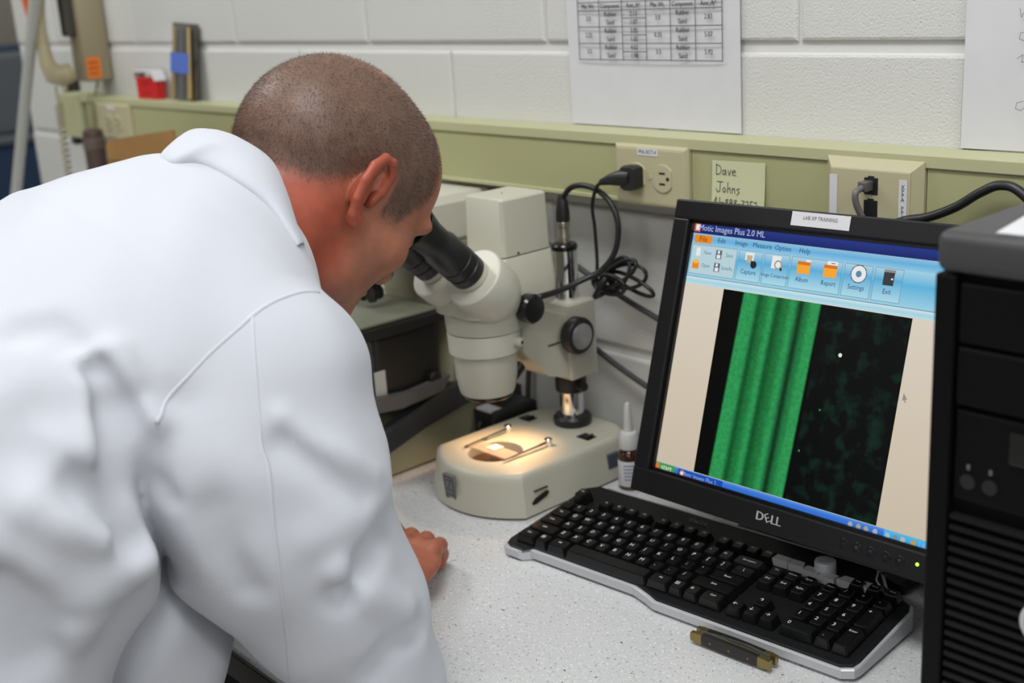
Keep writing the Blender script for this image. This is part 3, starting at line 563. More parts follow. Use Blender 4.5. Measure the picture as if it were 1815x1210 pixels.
# marks on the bezel
tg = MB().bb((.140, SH + .0055, .0101), (.212, SH + .0205, .0105), 0, 2, M).obj('label_tag', labw, mon)
put_text(MB(), 'LAB XP TRAINING', .0058, lambda x, y: sp(.176 + x, SH + .0145 + y, .0108), .9).obj('lettering', inkg, tg)
def dell(fn, s):
    mb = MB(); put_text(mb, 'D', s, lambda x, y: fn(x - s * .92, y), 1.05, s * .03); v, f = text_geo('E', s, 1.0); c, sn = math.cos(.52), math.sin(.52)
    mb.add([fn(x * c - y * sn - s * .22, x * sn + y * c) for x, y, _ in v], f); mb.add([fn((x + s * .03) * c - y * sn - s * .22, (x + s * .03) * sn + y * c) for x, y, _ in v], f)
    for dx in (.36, .86): put_text(mb, 'L', s, lambda x, y: fn(x + s * dx, y), 1.0, s * .03)
    return mb
dell(lambda x, y: sp(.176 + x, -.0135 + y, .0104), .0135).obj('logo', mat('logo_silver', sR(205, 205, 205), .35, .0), mon)
bm_ = mat('bezel_marks', (.10, .10, .10), .4)
for u, s in ((.268, '-'), (.283, 'o'), (.299, '='), (.316, '-'), (.331, '+')):
    bt = MB().rev([(.0052, 0), (.0052, .0007), (.0044, .0011)], sp(u, -.014, .0098), Nm, 18).obj('button', blk2, mon); put_text(MB(), s, .007, lambda x, y: sp(u + x, -.0135 + y, .0112), 1.0, .0002).obj('button_mark', bm_, bt)
MB().rev([(.0019, 0), (.0017, .0008)], sp(.3495, -.012, .0099), Nm, 14).obj('power_led', mat('led_green', (.1, .3, .02), .3, emit=(.45, 1.0, .05), estr=1.6), mon)
# ------------------------------------------------------------------ keyboard
KX, KY, KR = -1.0245, -.3240, math.radians(4.6)
KW, KD = .459, .172
kb = thing('keyboard', 'black computer keyboard with silver front edge and media buttons', 'keyboard', (KX, KY, 0), (0, 0, KR))
def deck(v): return .0165 + .0160 * v / KD         # the deck rises to the back
front = [(0.004, .004), (.012, 0), (.030, 0), (.040, .010), (.190, .010), (.212, .003), (.226, -.003), (KW - .012, -.003), (KW - .002, .004)]
out = front + [(KW, .014), (KW, .118), (KW - .004, .128), (.418, KD - .026), (.404, KD - .006), (.392, KD), (.012, KD), (0, KD - .012), (0, .014)]
def ring(off, dz, z0=None):
    cx, cy = KW / 2, KD / 2; r = []
    for u, v in out:
        uu = u + (off if u < cx else -off); vv = v + (off if v < cy else -off); r.append((uu, vv, (deck(max(v, 0)) + dz) if z0 is None else z0))
    return r
MB().loft([ring(.003, 0, .0012), ring(0, 0, .004), ring(0, -.0045), ring(.0012, -.0032), ring(.0030, -.0030)]).obj('silver_rim', silver, kb, world=False)
MB().loft([ring(.0030, -.006), ring(.0030, -.0016), ring(.0045, -.0008)]).obj('deck', mat('keyboard_deck', (.007, .007, .0075), .45, spec=.3), kb, world=False)
for u in (.05, KW - .05):
    for v in (.02, KD - .02): MB().bb((u - .012, v - .005, 0), (u + .012, v + .005, .0015)).obj('foot', rub, kb, world=False)
MB().tube([(.03, KD - .004, deck(KD) - .0005), (.20, KD - .004, deck(KD) - .0003), (.385, KD - .005, deck(KD)), (.398, KD - .010, deck(KD)), (.404, KD - .024, deck(.15)), (.412, KD - .032, deck(.14))], .0011, n=6).obj('trim_line', silver, kb, smooth='all', world=False)
keym = mat('key_black', (.006, .006, .0065), .27, bump=.03, bscale=1500, spec=.42); legm = mat('key_legend', sR(225, 225, 225), .5)
_km = {}
PIT = .01905; KU0 = .0145; KV0 = .0170
def keymesh(w, d, h, kind=0):
    key = (round(w, 4), round(d, 4), round(h, 4), kind)
    if key in _km: return _km[key]
    R_ = []
    for i, z in ((0, 0), (.0002, .0025), (.0026, h - .0008), (.0034, h)):
        fb = .0012 * (z / h)
        R_.append([(-w / 2 + i, -d / 2 + i * .8 + fb * 0, z), (w / 2 - i, -d / 2 + i * .8, z), (w / 2 - i, d / 2 - i * .55, z), (-w / 2 + i, d / 2 - i * .55, z)])
    mb = MB().loft(R_)
    n = len(mb.v); 
    me = bpy.data.meshes.new('key'); me.from_pydata(mb.v, [], mb.f); me.materials.append(keym); b = bmesh.new(); b.from_mesh(me); bmesh.ops.recalc_face_normals(b, faces=b.faces)
    bmesh.ops.bevel(b, geom=[e for e in b.edges if abs(e.verts[0].co.z - e.verts[1].co.z) > .0005], offset=.0011, segments=2, affect='EDGES'); b.to_mesh(me); b.free(); _km[key] = me
    return me
_lm = {}
def legmesh(s, sz):
    if (s, sz) in _lm: return _lm[(s, sz)]
    v, f = text_geo(s, sz, 1.0); me = bpy.data.meshes.new('legend'); me.from_pydata(v, [], f); me.materials.append(legm); _lm[(s, sz)] = me; return me
tl = math.atan2(.0160, KD)
def key(u, v, w=1.0, d=1.0, s='', h=.0108, sz=None, lu=None, lv=None):     # u, v: key centre in metres
    wd, dp = w * PIT - .0011, d * PIT - .0011
    o = bpy.data.objects.new('key', keymesh(wd, dp, h)); COL.objects.link(o); o.parent = kb
    # keys in one row share a slope: front rows face the typist a little more
    o.location = (u, v, deck(v) - .0012); o.rotation_euler = (tl + .02, 0, 0)
    if s:
        z_ = sz or (.0072 if len(s) == 1 else .0040)
        l = bpy.data.objects.new('legend', legmesh(s, z_)); COL.objects.link(l); l.parent = o
        l.location = ((-.0022 if len(s) == 1 and w <= 1 else 0) if lu is None else lu, .0015 if lv is None else lv, h + .00015)
    return o
def row(r, items, h=.0108):
    u = KU0; v = KV0 + (r + .5) * PIT - .004
    for it in items:
        s, w = it if isinstance(it, tuple) else (it, 1.0)
        if s != '_': key(u + w * PIT / 2, v, w, 1.0, s, h)
        u += w * PIT
row(0, [('Ctrl', 1.5), ('⊞', 1.0), ('Alt', 1.5), (' ', 6.0), ('Alt', 1.5), ('⊞', 1.0), ('≡', 1.0), ('Ctrl', 1.5)], .0112)
row(1, [('Shift', 2.25), 'Z', 'X', 'C', 'V', 'B', 'N', 'M', ',', '.', '/', ('Shift', 2.75)])
row(2, [('Caps', 1.75), 'A', 'S', 'D', 'F', 'G', 'H', 'J', 'K', 'L', ';', "'", ('Enter', 2.25)])
row(3, [('Tab', 1.5), 'Q', 'W', 'E', 'R', 'T', 'Y', 'U', 'I', 'O', 'P', '[', ']', ('\\', 1.5)])
row(4, ['`', '1', '2', '3', '4', '5', '6', '7', '8', '9', '0', '-', '=', ('Backspace', 2.0)])
vF = KV0 + 5.5 * PIT + .0035
key(KU0 + PIT * .5, vF + .002, 1.05, 1.05, 'Esc', .0145)
for g in range(3):
    for i in range(4): key(KU0 + PIT * (2.5 + g * 4.45 - (.0 if g == 0 else 0) + i), vF, 1, .9, 'F%d' % (g * 4 + i + 1), .0096)
NU = KU0 + 15.3 * PIT
for r, names in ((4, ('Ins', 'Home', 'PgUp')), (3, ('Del', 'End', 'PgDn'))):
    for i, s in enumerate(names): key(NU + PIT * (i + .5), KV0 + (r + .5) * PIT - .004, 1, 1, s)
key(NU + PIT * 1.5, KV0 + 1.5 * PIT - .004, 1, 1, '↑')
for i, s in enumerate('←↓→'): key(NU + PIT * (i + .5), KV0 + .5 * PIT - .004, 1, 1, s)
NN = NU + 3.3 * PIT
for r, names in ((4, ('Num', '/', '*', '-')), (3, '789'), (2, '456'), (1, '123')):
    for i, s in enumerate(names): key(NN + PIT * (i + .5), KV0 + (r + .5) * PIT - .004, 1, 1, s)
key(NN + PIT * 1, KV0 + .5 * PIT - .004, 2, 1, '0', lu=-.012); key(NN + PIT * 2.5, KV0 + .5 * PIT - .004, 1, 1, '.')
key(NN + PIT * 3.5, KV0 + 3 * PIT - .004, 1, 2, '+', lv=.010); key(NN + PIT * 3.5, KV0 + 1 * PIT - .004, 1, 2, 'Enter', lv=.010)
for i, s in enumerate(('PrtSc', 'ScrLk', 'Pause')): key(NN + PIT * (i + 1.5), vF - .004, 1, .85, s, sz=.0028)
# media strip with volume knob
mu = NU + 1.2 * PIT; mv = vF + .003; mz = deck(mv) - .0008
for i in range(6):
    a = NU - .010 + i * .0195; dv = (-.001, -.0015, -.0055, -.0070, -.003, -.002)[i]
    MB().prism([(a + .0004, mv - .0075 + dv), (a + .0188, mv - .0075 + dv), (a + .0188 - (.004 if i == 1 else 0), mv + .004 + dv), (a + .0004 + (.004 if i == 4 else 0), mv + .004 + dv)], lambda u, v: (u, v, mz - .001), lambda u, v: (u, v, mz + .0075)).obj('media_button', silver, kb, world=False)
kn = MB().rev([(.0115, 0), (.0115, .0145), (.0108, .0162), (.0098, .0164)], (NU - .010 + .0575, mv + .004, mz), n=32).obj('volume_knob', silver, kb, smooth=True, world=False)
MB().rev([(.0080, 0), (.0080, .0003)], (NU - .010 + .0575, mv + .004, mz + .0164), n=28).obj('knob_top', mat('knob_top_silver', sR(190, 190, 192), .35, .4), kn, smooth=True, world=False)
dell(lambda x, y: (.178 + x, KD - .0185 + y, deck(KD - .0185) + .0004), .0105).obj('logo', mat('logo_silver', sR(205, 205, 205), .35, .0), kb, world=False)
# ------------------------------------------------------------------ pocket knife against the keyboard's front edge
kn = thing('pocket_knife', 'folded pocket knife with black handle and brass bolsters by the keyboard', 'knife', (-.683, -.3195, 0), (0, 0, math.radians(4.0)))
brass = mat('brass', sR(150, 132, 84), .3, .85); steel = mat('blade_steel', (.45, .44, .42), .28, .9)
L2 = .046; hk = .0150
def kshape(x0, x1, n=8): return [(x0 + (x1 - x0) * i / n) for i in range(n + 1)]
def kprof(x): t = abs(x) / L2; return .0078 + .0008 * math.cos(t * 3.0)
def kslab(x0, x1, y0, y1, bulge=0):
    rings = []
    for x in kshape(x0, x1):
        h = kprof(x) * (1 if abs(x) < L2 - .004 else .88); zc = .0086
        rings.append([(x, y0 - bulge * .5, zc - h * .7), (x, y0 - bulge, zc), (x, y0 - bulge * .5, zc + h * .75), (x, y1 + bulge * .5, zc + h * .75), (x, y1 + bulge, zc), (x, y1 + bulge * .5, zc - h * .7)])
    return MB().loft(rings)
for y0, y1 in ((-.0075, -.0035), (.0035, .0075)):
    sc = kslab(-L2 + .013, L2 - .013, y0, y1, .001).obj('handle_scale', mat('knife_black', (.016, .013, .012), .35), kn, world=False)
    for sx in (-1, 1): kslab(sx * (L2 - .0132), sx * L2, y0 * 1.0, y1 * 1.0, .0012).obj('bolster', brass, kn, smooth=30, world=False)
    for dx in (-.022, 0, .022): MB().cyl((dx, y0 - .0013 if y0 < 0 else y1 + .0013, .0086), (dx, y0 + .001 if y0 < 0 else y1 - .001, .0086), .0011, n=10).obj('pin', brass, sc, world=False)
MB().prism([(-L2 + .004, .004), (L2 - .004, .004), (L2 - .004, .0128), (L2 - .016, .0138), (0, .0150), (-L2 + .014, .0165), (-L2 + .006, .0135)], lambda u, v: (u, -.0030, v), lambda u, v: (u, -.0016, v)).obj('blade', steel, kn, world=False)
MB().prism([(-L2 + .004, .004), (L2 - .004, .004), (L2 - .006, .0135), (L2 - .030, .0160), (-L2 + .03, .0145), (-L2 + .006, .0125)], lambda u, v: (u, .0012, v), lambda u, v: (u, .0028, v)).obj('blade', steel, kn, world=False)
MB().bb((-L2 + .004, -.0012, .0028), (L2 - .004, .0008, .0120)).obj('spring', brass, kn, world=False)
# ------------------------------------------------------------------ dropper bottle
bo = thing('dropper_bottle', 'small brown glass bottle with white label and white nozzle cap', 'bottle', (-1.0415, -.0785, 0))
bx, by = -1.0415, -.0785
MB().rev([(.0135, .0004), (.0148, .002), (.0148, .046), (.0135, .051), (.0095, .0545), (.0095, .059)], (bx, by, 0), n=32).obj('glass', mat('amber_glass', (.055, .014, .006), .08, coat=.5), bo, smooth=True)
MB().rev([(.01495, .006), (.01505, .0062), (.01505, .0405), (.01495, .0407)], (bx, by, 0), n=32).obj('label', labw, bo, smooth=True)
lb = MB()
for i in range(5):
    z = .034 - i * .0048
    for k in range(6):
        a0 = math.radians(-75 + k * 11); a1 = a0 + math.radians(8)
        lb.add([(bx + .01515 * math.cos(a), by + .01515 * math.sin(a), zz) for a, zz in ((a0, z), (a1, z), (a1, z + .002), (a0, z + .002))], [(0, 1, 2, 3)])
lb.obj('lettering', mat('ink_blue', sR(70, 90, 130), .5), bo)
cpm = mat('cap_white', sR(206, 206, 202), .4)
MB().rev([(.0128, .056), (.0132, .058), (.0130, .073), (.0108, .0775), (.0072, .079)], (bx, by, 0), n=28).obj('cap', cpm, bo, smooth=True)
MB().rev([(.0062, .0785), (.0052, .098), (.0046, .112), (.0032, .1165), (.0012, .118)], (bx, by, 0), n=20).obj('nozzle', cpm, bo, smooth=True)
# ------------------------------------------------------------------ computer tower
TX0, TX1, TY0, TY1, TH = -.440, -.270, -.400, -.022, .468
tw = thing('computer_tower', 'black computer tower standing on the bench beside the monitor', 'computer', ((TX0 + TX1) / 2, (TY0 + TY1) / 2, 0))
cs = mat('case_black', (.002, .002, .0022), .55, bump=.05, bscale=900, spec=.13); cst = mat('case_top_grey', (.045, .045, .047), .42, bump=.05, bscale=900)
for dx in (.02, -.02):
    for yy in (TY0 + .05, TY1 - .04): MB().bb(((TX0 if dx > 0 else TX1) + dx - .012, yy - .015, 0), ((TX0 if dx > 0 else TX1) + dx + .012, yy + .015, .0105)).obj('foot', rub, tw)
MB().bb((TX0 + .002, TY0 + .022, .010), (TX1 - .002, TY1, TH - .006), .003).obj('case', cs, tw)
MB().bb((TX0, TY0 + .002, TH - .030), (TX1, TY1, TH), .008, 4).obj('top_cover', cst, tw, smooth=True)
fb = MB(); y1 = TY0 + .024
fb.bb((TX0, TY0 + .004, .010), (TX0 + .016, y1, TH - .031), .002); fb.bb((TX1 - .016, TY0 + .004, .010), (TX1, y1, TH - .031), .002)
fb.bb((TX0 + .014, TY0 + .006, .010), (TX1 - .014, y1, .040)); fb.bb((TX0 + .014, TY0 + .014, .04), (TX1 - .014, y1, TH - .031))
bez = fb.obj('front_bezel', cs, tw)
for z0, z1 in ((.388, .432), (.342, .385)): MB().bb((TX0 + .018, TY0 + .006, z0), (TX1 - .018, TY0 + .0135, z1), .002).obj('drive_bay_cover', cs, tw)
MB().bb((TX0 + .018, TY0 + .008, .268), (TX1 - .018, TY0 + .0135, .338), .002).obj('port_panel', cs, tw)
MB().bb((TX0 + .060, TY0 + .006, .306), (TX1 - .03, TY0 + .008, .330), .001).obj('drive_slot', mat('slot_gloss', (.006, .006, .006), .2), tw)
for dx in (.030, .047):
    j = MB().rev([(.0058, 0), (.0058, .0010), (.0035, .0012)], (TX0 + dx, TY0 + .0078, .284), (0, -1, 0), 20).obj('audio_jack', mat('jack_dark', (.004, .004, .004), .6), tw)
    MB().bb((TX0 + dx - .0012, TY0 + .0072, .2935), (TX0 + dx + .0012, TY0 + .0078, .2975)).obj('jack_mark', bm_, j)
slm = mat('grille_grey', (.006, .006, .006), .5, spec=.2)
n_ = 24
for i in range(n_):
    z = .050 + i * .0088
    MB().bb((TX0 + .018, TY0 + .0060, z), (TX1 - .018, TY0 + .0125, z + .0036)).obj('grille_slat', slm, tw)
bd_ = MB().rev([(.0185, 0), (.0185, .003), (.0165, .0042)], ((TX0 + TX1) / 2 + .010, TY0 + .0060, .192), (0, -1, 0), 36).obj('badge', silver, tw, smooth=True)
cxb = (TX0 + TX1) / 2 + .010
dell(lambda x, y: (cxb + x, TY0 + .0060 - .0045, .192 + y), .011).obj('logo', mat('logo_dark', (.05, .06, .10), .4), bd_)
MB().rev([(.011, 0), (.011, .003), (.009, .004)], ((TX0 + TX1) / 2 + .02, TY0 + .0078, .318), (0, -1, 0), 24).obj('power_button', silver, tw)
ps = thing('paper_sheet', 'white paper lying on top of the computer tower', 'paper', (-.34, -.24, TH))
cn = [(-.400, -.389), (-.20, -.380), (-.19, -.185), (-.434, -.180)]
MB().add([(x, y, TH + z) for z in (.0005, .0010) for x, y in cn], [(3, 2, 1, 0), (4, 5, 6, 7), (0, 1, 5, 4), (1, 2, 6, 5), (2, 3, 7, 6), (3, 0, 4, 7)]).obj('sheet', sheet, ps)
ptx = MB()
for i in range(3):
    yb = -.262 - i * .030
    ptx.add([(-.392, yb, TH + .0013), (-.22, yb + .006, TH + .0013), (-.22, yb + .016, TH + .0013), (-.394, yb + .010, TH + .0013)], [(0, 1, 2, 3)])
ptx.obj('printed_bar', mat('ink_blue2', sR(60, 66, 110), .5), ps)
# ------------------------------------------------------------------ stereo microscope
cream = mat('scope_cream', sR(190, 188, 172), .42); cream2 = mat('scope_cream_light', sR(200, 198, 184), .4); scb = mat('scope_black', (.012, .012, .012), .4); scg = mat('scope_gloss_black', (.01, .01, .01), .18)
MX = -1.160
ms = thing('stereo_microscope', 'cream stereo microscope with square camera head and lit stage', 'microscope', (MX, -.15, 0))
def base_outline(off, n=96):
    # closed outline: straight sides, bowed front, rounded back corners; counter-clockwise from the right side
    P = []; hw = .0905 - off; yb = -.018 - off
    for i in range(9): a = math.pi / 2 * i / 8; P.append((hw - .045 + .045 * math.cos(a), yb - .045 + .045 * math.sin(a)))
    for i in range(9): a = math.pi / 2 + math.pi / 2 * i / 8; P.append((-hw + .045 + .045 * math.cos(a), yb - .045 + .045 * math.sin(a)))
    yf = -.240 + off * .6
    for i in range(1, 8): P.append((-hw, (yb - .045) + (yf - (yb - .045)) * i / 8))
    bow = .040 - off * .4
    for i in range(33):
        t = -1 + 2 * i / 32; P.append((t * hw * (1 if abs(t) < 1 else 1), yf - bow * (1 - abs(t) ** 2.2) - .0))
    for i in range(1, 8): P.append((hw, yf + ((yb - .045) - yf) * i / 8))
    # resample by angle about the stage hole so a hole ring can be stitched to it
    return P
HC = (MX - .004, -.203); HR = .0365; BZ = .0585
def by_angle(P, n=120):
    Q = []; seg = list(zip(P, P[1:] + P[:1]))
    for k in range(n):
        a = 2 * math.pi * k / n; dx, dy = math.cos(a), math.sin(a); best = None
        for (ax, ay), (bx_, by_) in seg:
            ax_, ay_ = ax + MX - HC[0], ay - HC[1]; ex, ey = bx_ - ax, by_ - ay; den = dx * ey - dy * ex
            if abs(den) < 1e-12: continue
            t = (ax_ * ey - ay_ * ex) / den; s = (ax_ * dy - ay_ * dx) / den
            if t > 0 and -1e-6 <= s <= 1 + 1e-6 and (best is None or t > best): best = t
        Q.append((HC[0] + dx * best, HC[1] + dy * best))
    return Q
n = 120
rg = [[(x, y, z) for x, y in by_angle(base_outline(o))] for o, z in ((.0, .003), (.0, .014), (.0025, .030), (.005, .046), (.0062, .0530), (.0085, .0568), (.0120, .0584), (.016, BZ))]
hole = [[(HC[0] + r * math.cos(2 * math.pi * k / n), HC[1] + r * math.sin(2 * math.pi * k / n), z) for k in range(n)] for r, z in ((HR + .001, BZ), (HR, BZ - .001), (HR, BZ - .016))]
bs = MB().loft(rg + hole, True, False).obj('base', cream, ms, smooth=40)
MB().loft([[(x, y, z) for x, y in by_angle(base_outline(.003))] for z in (.0, .0035)]).obj('rubber_foot', rub, ms)
MB().rev([(HR, 0), (HR, .002)], (HC[0], HC[1], BZ - .0165), n=48).obj('stage_plate', mat('stage_brown', sR(96, 66, 46), .3), ms)
gl = mat('slide_glass', (.75, .62, .52), .06, alpha=.35); 
MB().bb((HC[0] - .038, HC[1] - .013, BZ + .0008), (HC[0] + .038, HC[1] + .012, BZ + .0018)).obj('glass_slide', gl, ms)
MB().box((HC[0] - .005, HC[1] + .004, BZ + .0026), (.016, .017, .0015), .0006).obj('specimen', mat('specimen_white', (.85, .8, .7), .5), ms)
for sx in (-1, 1):
    cx = MX - .003 + sx * .0395; yb = -.145
    c = MB().rev([(.0055, 0), (.0055, .009), (.0045, .0102)], (cx, yb, BZ), n=20).obj('stage_clip', chrome, ms, smooth=True)
    MB().prism([(cx - .0030, yb), (cx + .0030, yb), (cx + .0016 - sx * .001, yb - .080), (cx - .0016 - sx * .001, yb - .080)], lambda u, v: (u, v, BZ + .0045 - (yb - v) * .028), lambda u, v: (u, v, BZ + .0056 - (yb - v) * .028)).obj('clip_arm', chrome, c)
    sw = MB().box((MX - .003 + sx * .0575, -.092, BZ + .0006), (.022, .017, .0016), .0006).obj('rocker_switch', scb, ms)
    MB().prism([(-.0075, 0), (.0075, 0), (.0075, .0045), (0, .0018), (-.0075, .0018)], lambda u, v: (MX - .003 + sx * .0575 + u, -.098, BZ + .001 + v), lambda u, v: (MX - .003 + sx * .0575 + u, -.086, BZ + .001 + v)).obj('rocker', scg, sw)
# badge on the bowed front, slot vents and sockets on the right side
em_ = mat('emblem_grey', (.20, .20, .21), .4, .3)
bcx = MX - .008; byf = -.2795
rot = Matrix.Rotation(math.radians(-1.5), 3, 'Z') @ Matrix.Rotation(math.radians(6), 3, 'X')
def eb(u, v, w=0): return Vector((bcx, byf, .0315)) + rot @ Vector((u, -w, v))
MB().loft([[eb(u, v, w) for u, v in ((-.0105, -.0175), (.0105, -.0175), (.0105, .0175), (-.0105, .0175))] for w in (-.004, .0012)]).obj('emblem', em_, ms)
ln = MB()
for a, b in (((-.0085, -.0155), (.0085, -.0155)), ((.0085, -.0155), (.0085, .0155)), ((.0085, .0155), (-.0085, .0155)), ((-.0085, .0155), (-.0085, -.0155)), ((-.004, .010), (.005, .011)), ((.005, .011), (-.004, -.003)), ((-.004, -.003), (.005, -.003)), ((-.006, -.010), (.006, -.010))):
    stroke_text(ln, [[a, b]], lambda x, y: eb(x, y, .0015), .0007)
ln.obj('emblem_mark', mat('emblem_dark', (.03, .03, .03), .5), ms)
xs = MX + .0905
MB().prism([(-.015, -.003), (-.008, .0015), (.012, .006), (.015, .004), (.010, -.001), (-.008, -.0058), (-.014, -.0058)], lambda u, v: (xs - .0045, -.213 + u, .0225 + v), lambda u, v: (xs + .0006, -.213 + u, .0225 + v)).obj('side_slot', scg, ms)
MB().bb((xs - .004, -.222, .0325), (xs - .0005, -.199, .0337)).obj('side_slot', scg, ms)
MB().bb((xs - .005, -.088, .020), (xs + .0004, -.068, .040), .001).obj('socket_cover', mat('socket_blue', (.05, .065, .085), .5), ms)
# pillar
PY = -.063
MB().rev([(.0255, 0), (.0265, .003), (.0265, .010), (.0235, .0135), (.0168, .0138)], (MX, PY, BZ), n=40).obj('pillar_collar', scb, ms, smooth=True)
MB().rev([(.0165, 0), (.0165, .236)], (MX, PY, BZ + .012), n=36).obj('pillar', chrome, ms, smooth=True)
MB().rev([(.0168, 0), (.0175, .002), (.0175, .006), (.0160, .008)], (MX, PY, .303), n=32).obj('pillar_cap', scg, ms, smooth=True)
MB().rev([(.0200, 0), (.0215, .002), (.0215, .020), (.0195, .022)], (MX, PY, .1065), n=32).obj('stop_collar', scb, ms, smooth=True)
MB().cyl((MX + .020, PY - .005, .119), (MX + .034, PY - .008, .119), .006, n=18).obj('stop_screw', scb, ms, smooth=True)
# focus block and arm
MB().loft([[(MX + sx * w, PY + (d if sy > 0 else -d), z) for sx, sy in ((-1, -1), (1, -1), (1, 1), (-1, 1))] for z, w, d in ((.1300, .026, .022), (.1320, .028, .024), (.2330, .028, .024), (.2360, .026, .022))]).obj('focus_block', cream, ms)
arm = MB().prism([(PY - .024, .134), (PY - .060, .146), (-.166, .190), (-.168, .238), (PY - .060, .232), (PY - .024, .222)], lambda y, z: (MX - .022, y, z), lambda y, z: (MX + .022, y, z)).obj('arm', cream, ms)
MB().bb((MX - .0225, PY - .060, .186), (MX + .0228, PY - .026, .1885)).obj('arm_groove', mat('groove_brown', (.09, .075, .06), .6), ms)
kx = MX + .028
for s in (1, -1):
    k = MB().rev([(.0215, .004), (.0245, .006), (.0250, .018), (.0235, .021), (.0180, .0215)], (MX + s * .026, PY - .022, .196), (s, 0, 0), 36).obj('focus_knob', scb, ms, smooth=True)
    MB().rev([(.0175, .0205), (.0172, .0235), (.0140, .0250)], (MX + s * .026, PY - .022, .196), (s, 0, 0), 32).obj('knob_face', mat('knob_steel', (.45, .45, .46), .35, .8), k, smooth=True)
    MB().rev([(.0150, 0), (.0185, .004), (.0190, .016), (.0165, .0195), (.010, .0205)], (MX + s * .047, -.183, .2575), (s, 0, 0), 32).obj('zoom_knob', scg, ms, smooth=True)
# optical head on the vertical axis (MX, AY)
AY = -.212
MB().rev([(.0345, .146), (.0360, .150), (.0395, .168), (.0405, .190), (.0405, .202)], (MX, AY, 0), n=48).obj('objective_barrel', cream, ms, smooth=True)
MB().rev([(.0320, .1405), (.0335, .142), (.0340, .1470)], (MX, AY, 0), n=48).obj('objective_rim', scg, ms, smooth=True)
MB().rev([(.0440, .2005), (.0460, .202), (.0470, .226), (.0460, .2285)], (MX, AY, 0), n=48).obj('mount_ring', cream2, ms, smooth=True)
MB().rev([(.0060, 0), (.0060, .010), (.0045, .011)], (MX + .044, AY + .012, .2165), (1, .3, 0), 16).obj('ring_screw', cream, ms, smooth=True)
MB().rev([(.0022, 0), (.0020, .0008)], (MX + .0546, AY + .0152, .2165), (1, .3, 0), 10).obj('screw_hole', scg, ms)
MB().rev([(.0465, .2290), (.0485, .2305), (.0500, .2500), (.0490, .2530)], (MX, AY + .002, 0), n=48).obj('zoom_body', cream, ms, smooth=True)
def hring(z, x, y0, y1, r):
    P = []
    for cx, cy, a0 in ((x - r, y1 - r, 0), (-x + r, y1 - r, 90), (-x + r, y0 + r, 180), (x - r, y0 + r, 270)):
        for k in range(6): a = math.radians(a0 + 90 * k / 5); P.append((MX + cx + r * math.cos(a), cy + r * math.sin(a), z))
    return P
MB().loft([hring(.2535, .044, -.258, -.116, .020), hring(.2555, .046, -.260, -.114, .020), hring(.285, .046, -.252, -.114, .018), hring(.318, .0375, -.205, -.118, .008), hring(.3205, .0365, -.204, -.119, .007)]).obj('prism_housing', cream, ms, smooth=40)
MB().loft([hring(.3215, .0355, -.2005, -.1225, .005), hring(.3225, .0365, -.2015, -.1215, .005), hring(.3915, .0352, -.2005, -.1235, .005), hring(.3940, .0330, -.1985, -.1255, .005)]).obj('camera_box', cream, ms, smooth=40)
for q in ((MX + .0367, -.178, .3245),): MB().rev([(.0018, 0), (.0015, .0006)], q, (1, 0, 0), 10).obj('screw', scb, ms)
MB().rev([(.0012, 0), (.0010, .0006)], (MX - .002, -.165, .394), (0, 0, 1), 10).obj('screw', scb, ms)
ta = Vector((0, -.735, .678)).normalized()
for s in (1, -1):
    o0 = Vector((MX + s * .0335, -.2245, .2835)); axd = (ta + Vector((s * .05, 0, 0))).normalized()
    h = MB().rev([(.0180, -.040), (.0340, -.016), (.0385, -.006), (.0395, .0345), (.0388, .0368), (.0372, .0382), (.0200, .0386)], o0, axd, 48).obj('eyetube_housing', cream2, ms, smooth=30)
    MB().rev([(.0205, .038), (.0225, .040), (.0225, .047)], o0, axd, 32).obj('eyetube_ring', cream, ms, smooth=True)
    MB().rev([(.0200, .0465), (.0228, .048), (.0228, .060), (.0216, .061), (.0216, .064), (.0232, .065), (.0232, .075), (.0222, .076), (.0222, .079), (.0232, .080), (.0228, .106), (.0205, .112), (.0210, .132), (.0250, .152), (.0240, .154), (.0165, .134), (.0160, .116)], o0, axd, 36).obj('eyepiece', scb, ms, smooth=30)
# lamp cable plugged into the top of the pillar
lc = thing('lamp_cable', 'black cable plugged into the top of the chrome microscope post', 'cable', (MX, PY, .31))
MB().rev([(.0080, .3112), (.0085, .3125), (.0085, .322), (.0078, .324), (.0078, .333), (.0088, .334), (.0088, .340), (.0075, .342)], (MX, PY, 0), n=28).obj('connector', mat('nickel', (.55, .50, .42), .25, .9), lc, smooth=30)
MB().rev([(.0085, .3395), (.0092, .342), (.0092, .352), (.0075, .366), (.0045, .376)], (MX, PY, 0), n=24).obj('boot', rub, lc, smooth=True)
MB().tube([(MX, PY, .366), (-1.152, -.064, .378), (-1.138, -.065, .388), (-1.116, -.066, .392), (-1.092, -.066, .388), (-1.069, -.066, .373), (-1.058, -.066, .346), (-1.065, -.066, .312), (-1.086, -.070, .286), (-1.103, -.090, .274), (-1.112, -.120, .266), (-1.112, -.160, .2655)], .0038, n=10).obj('cord', rub, lc, smooth='all')
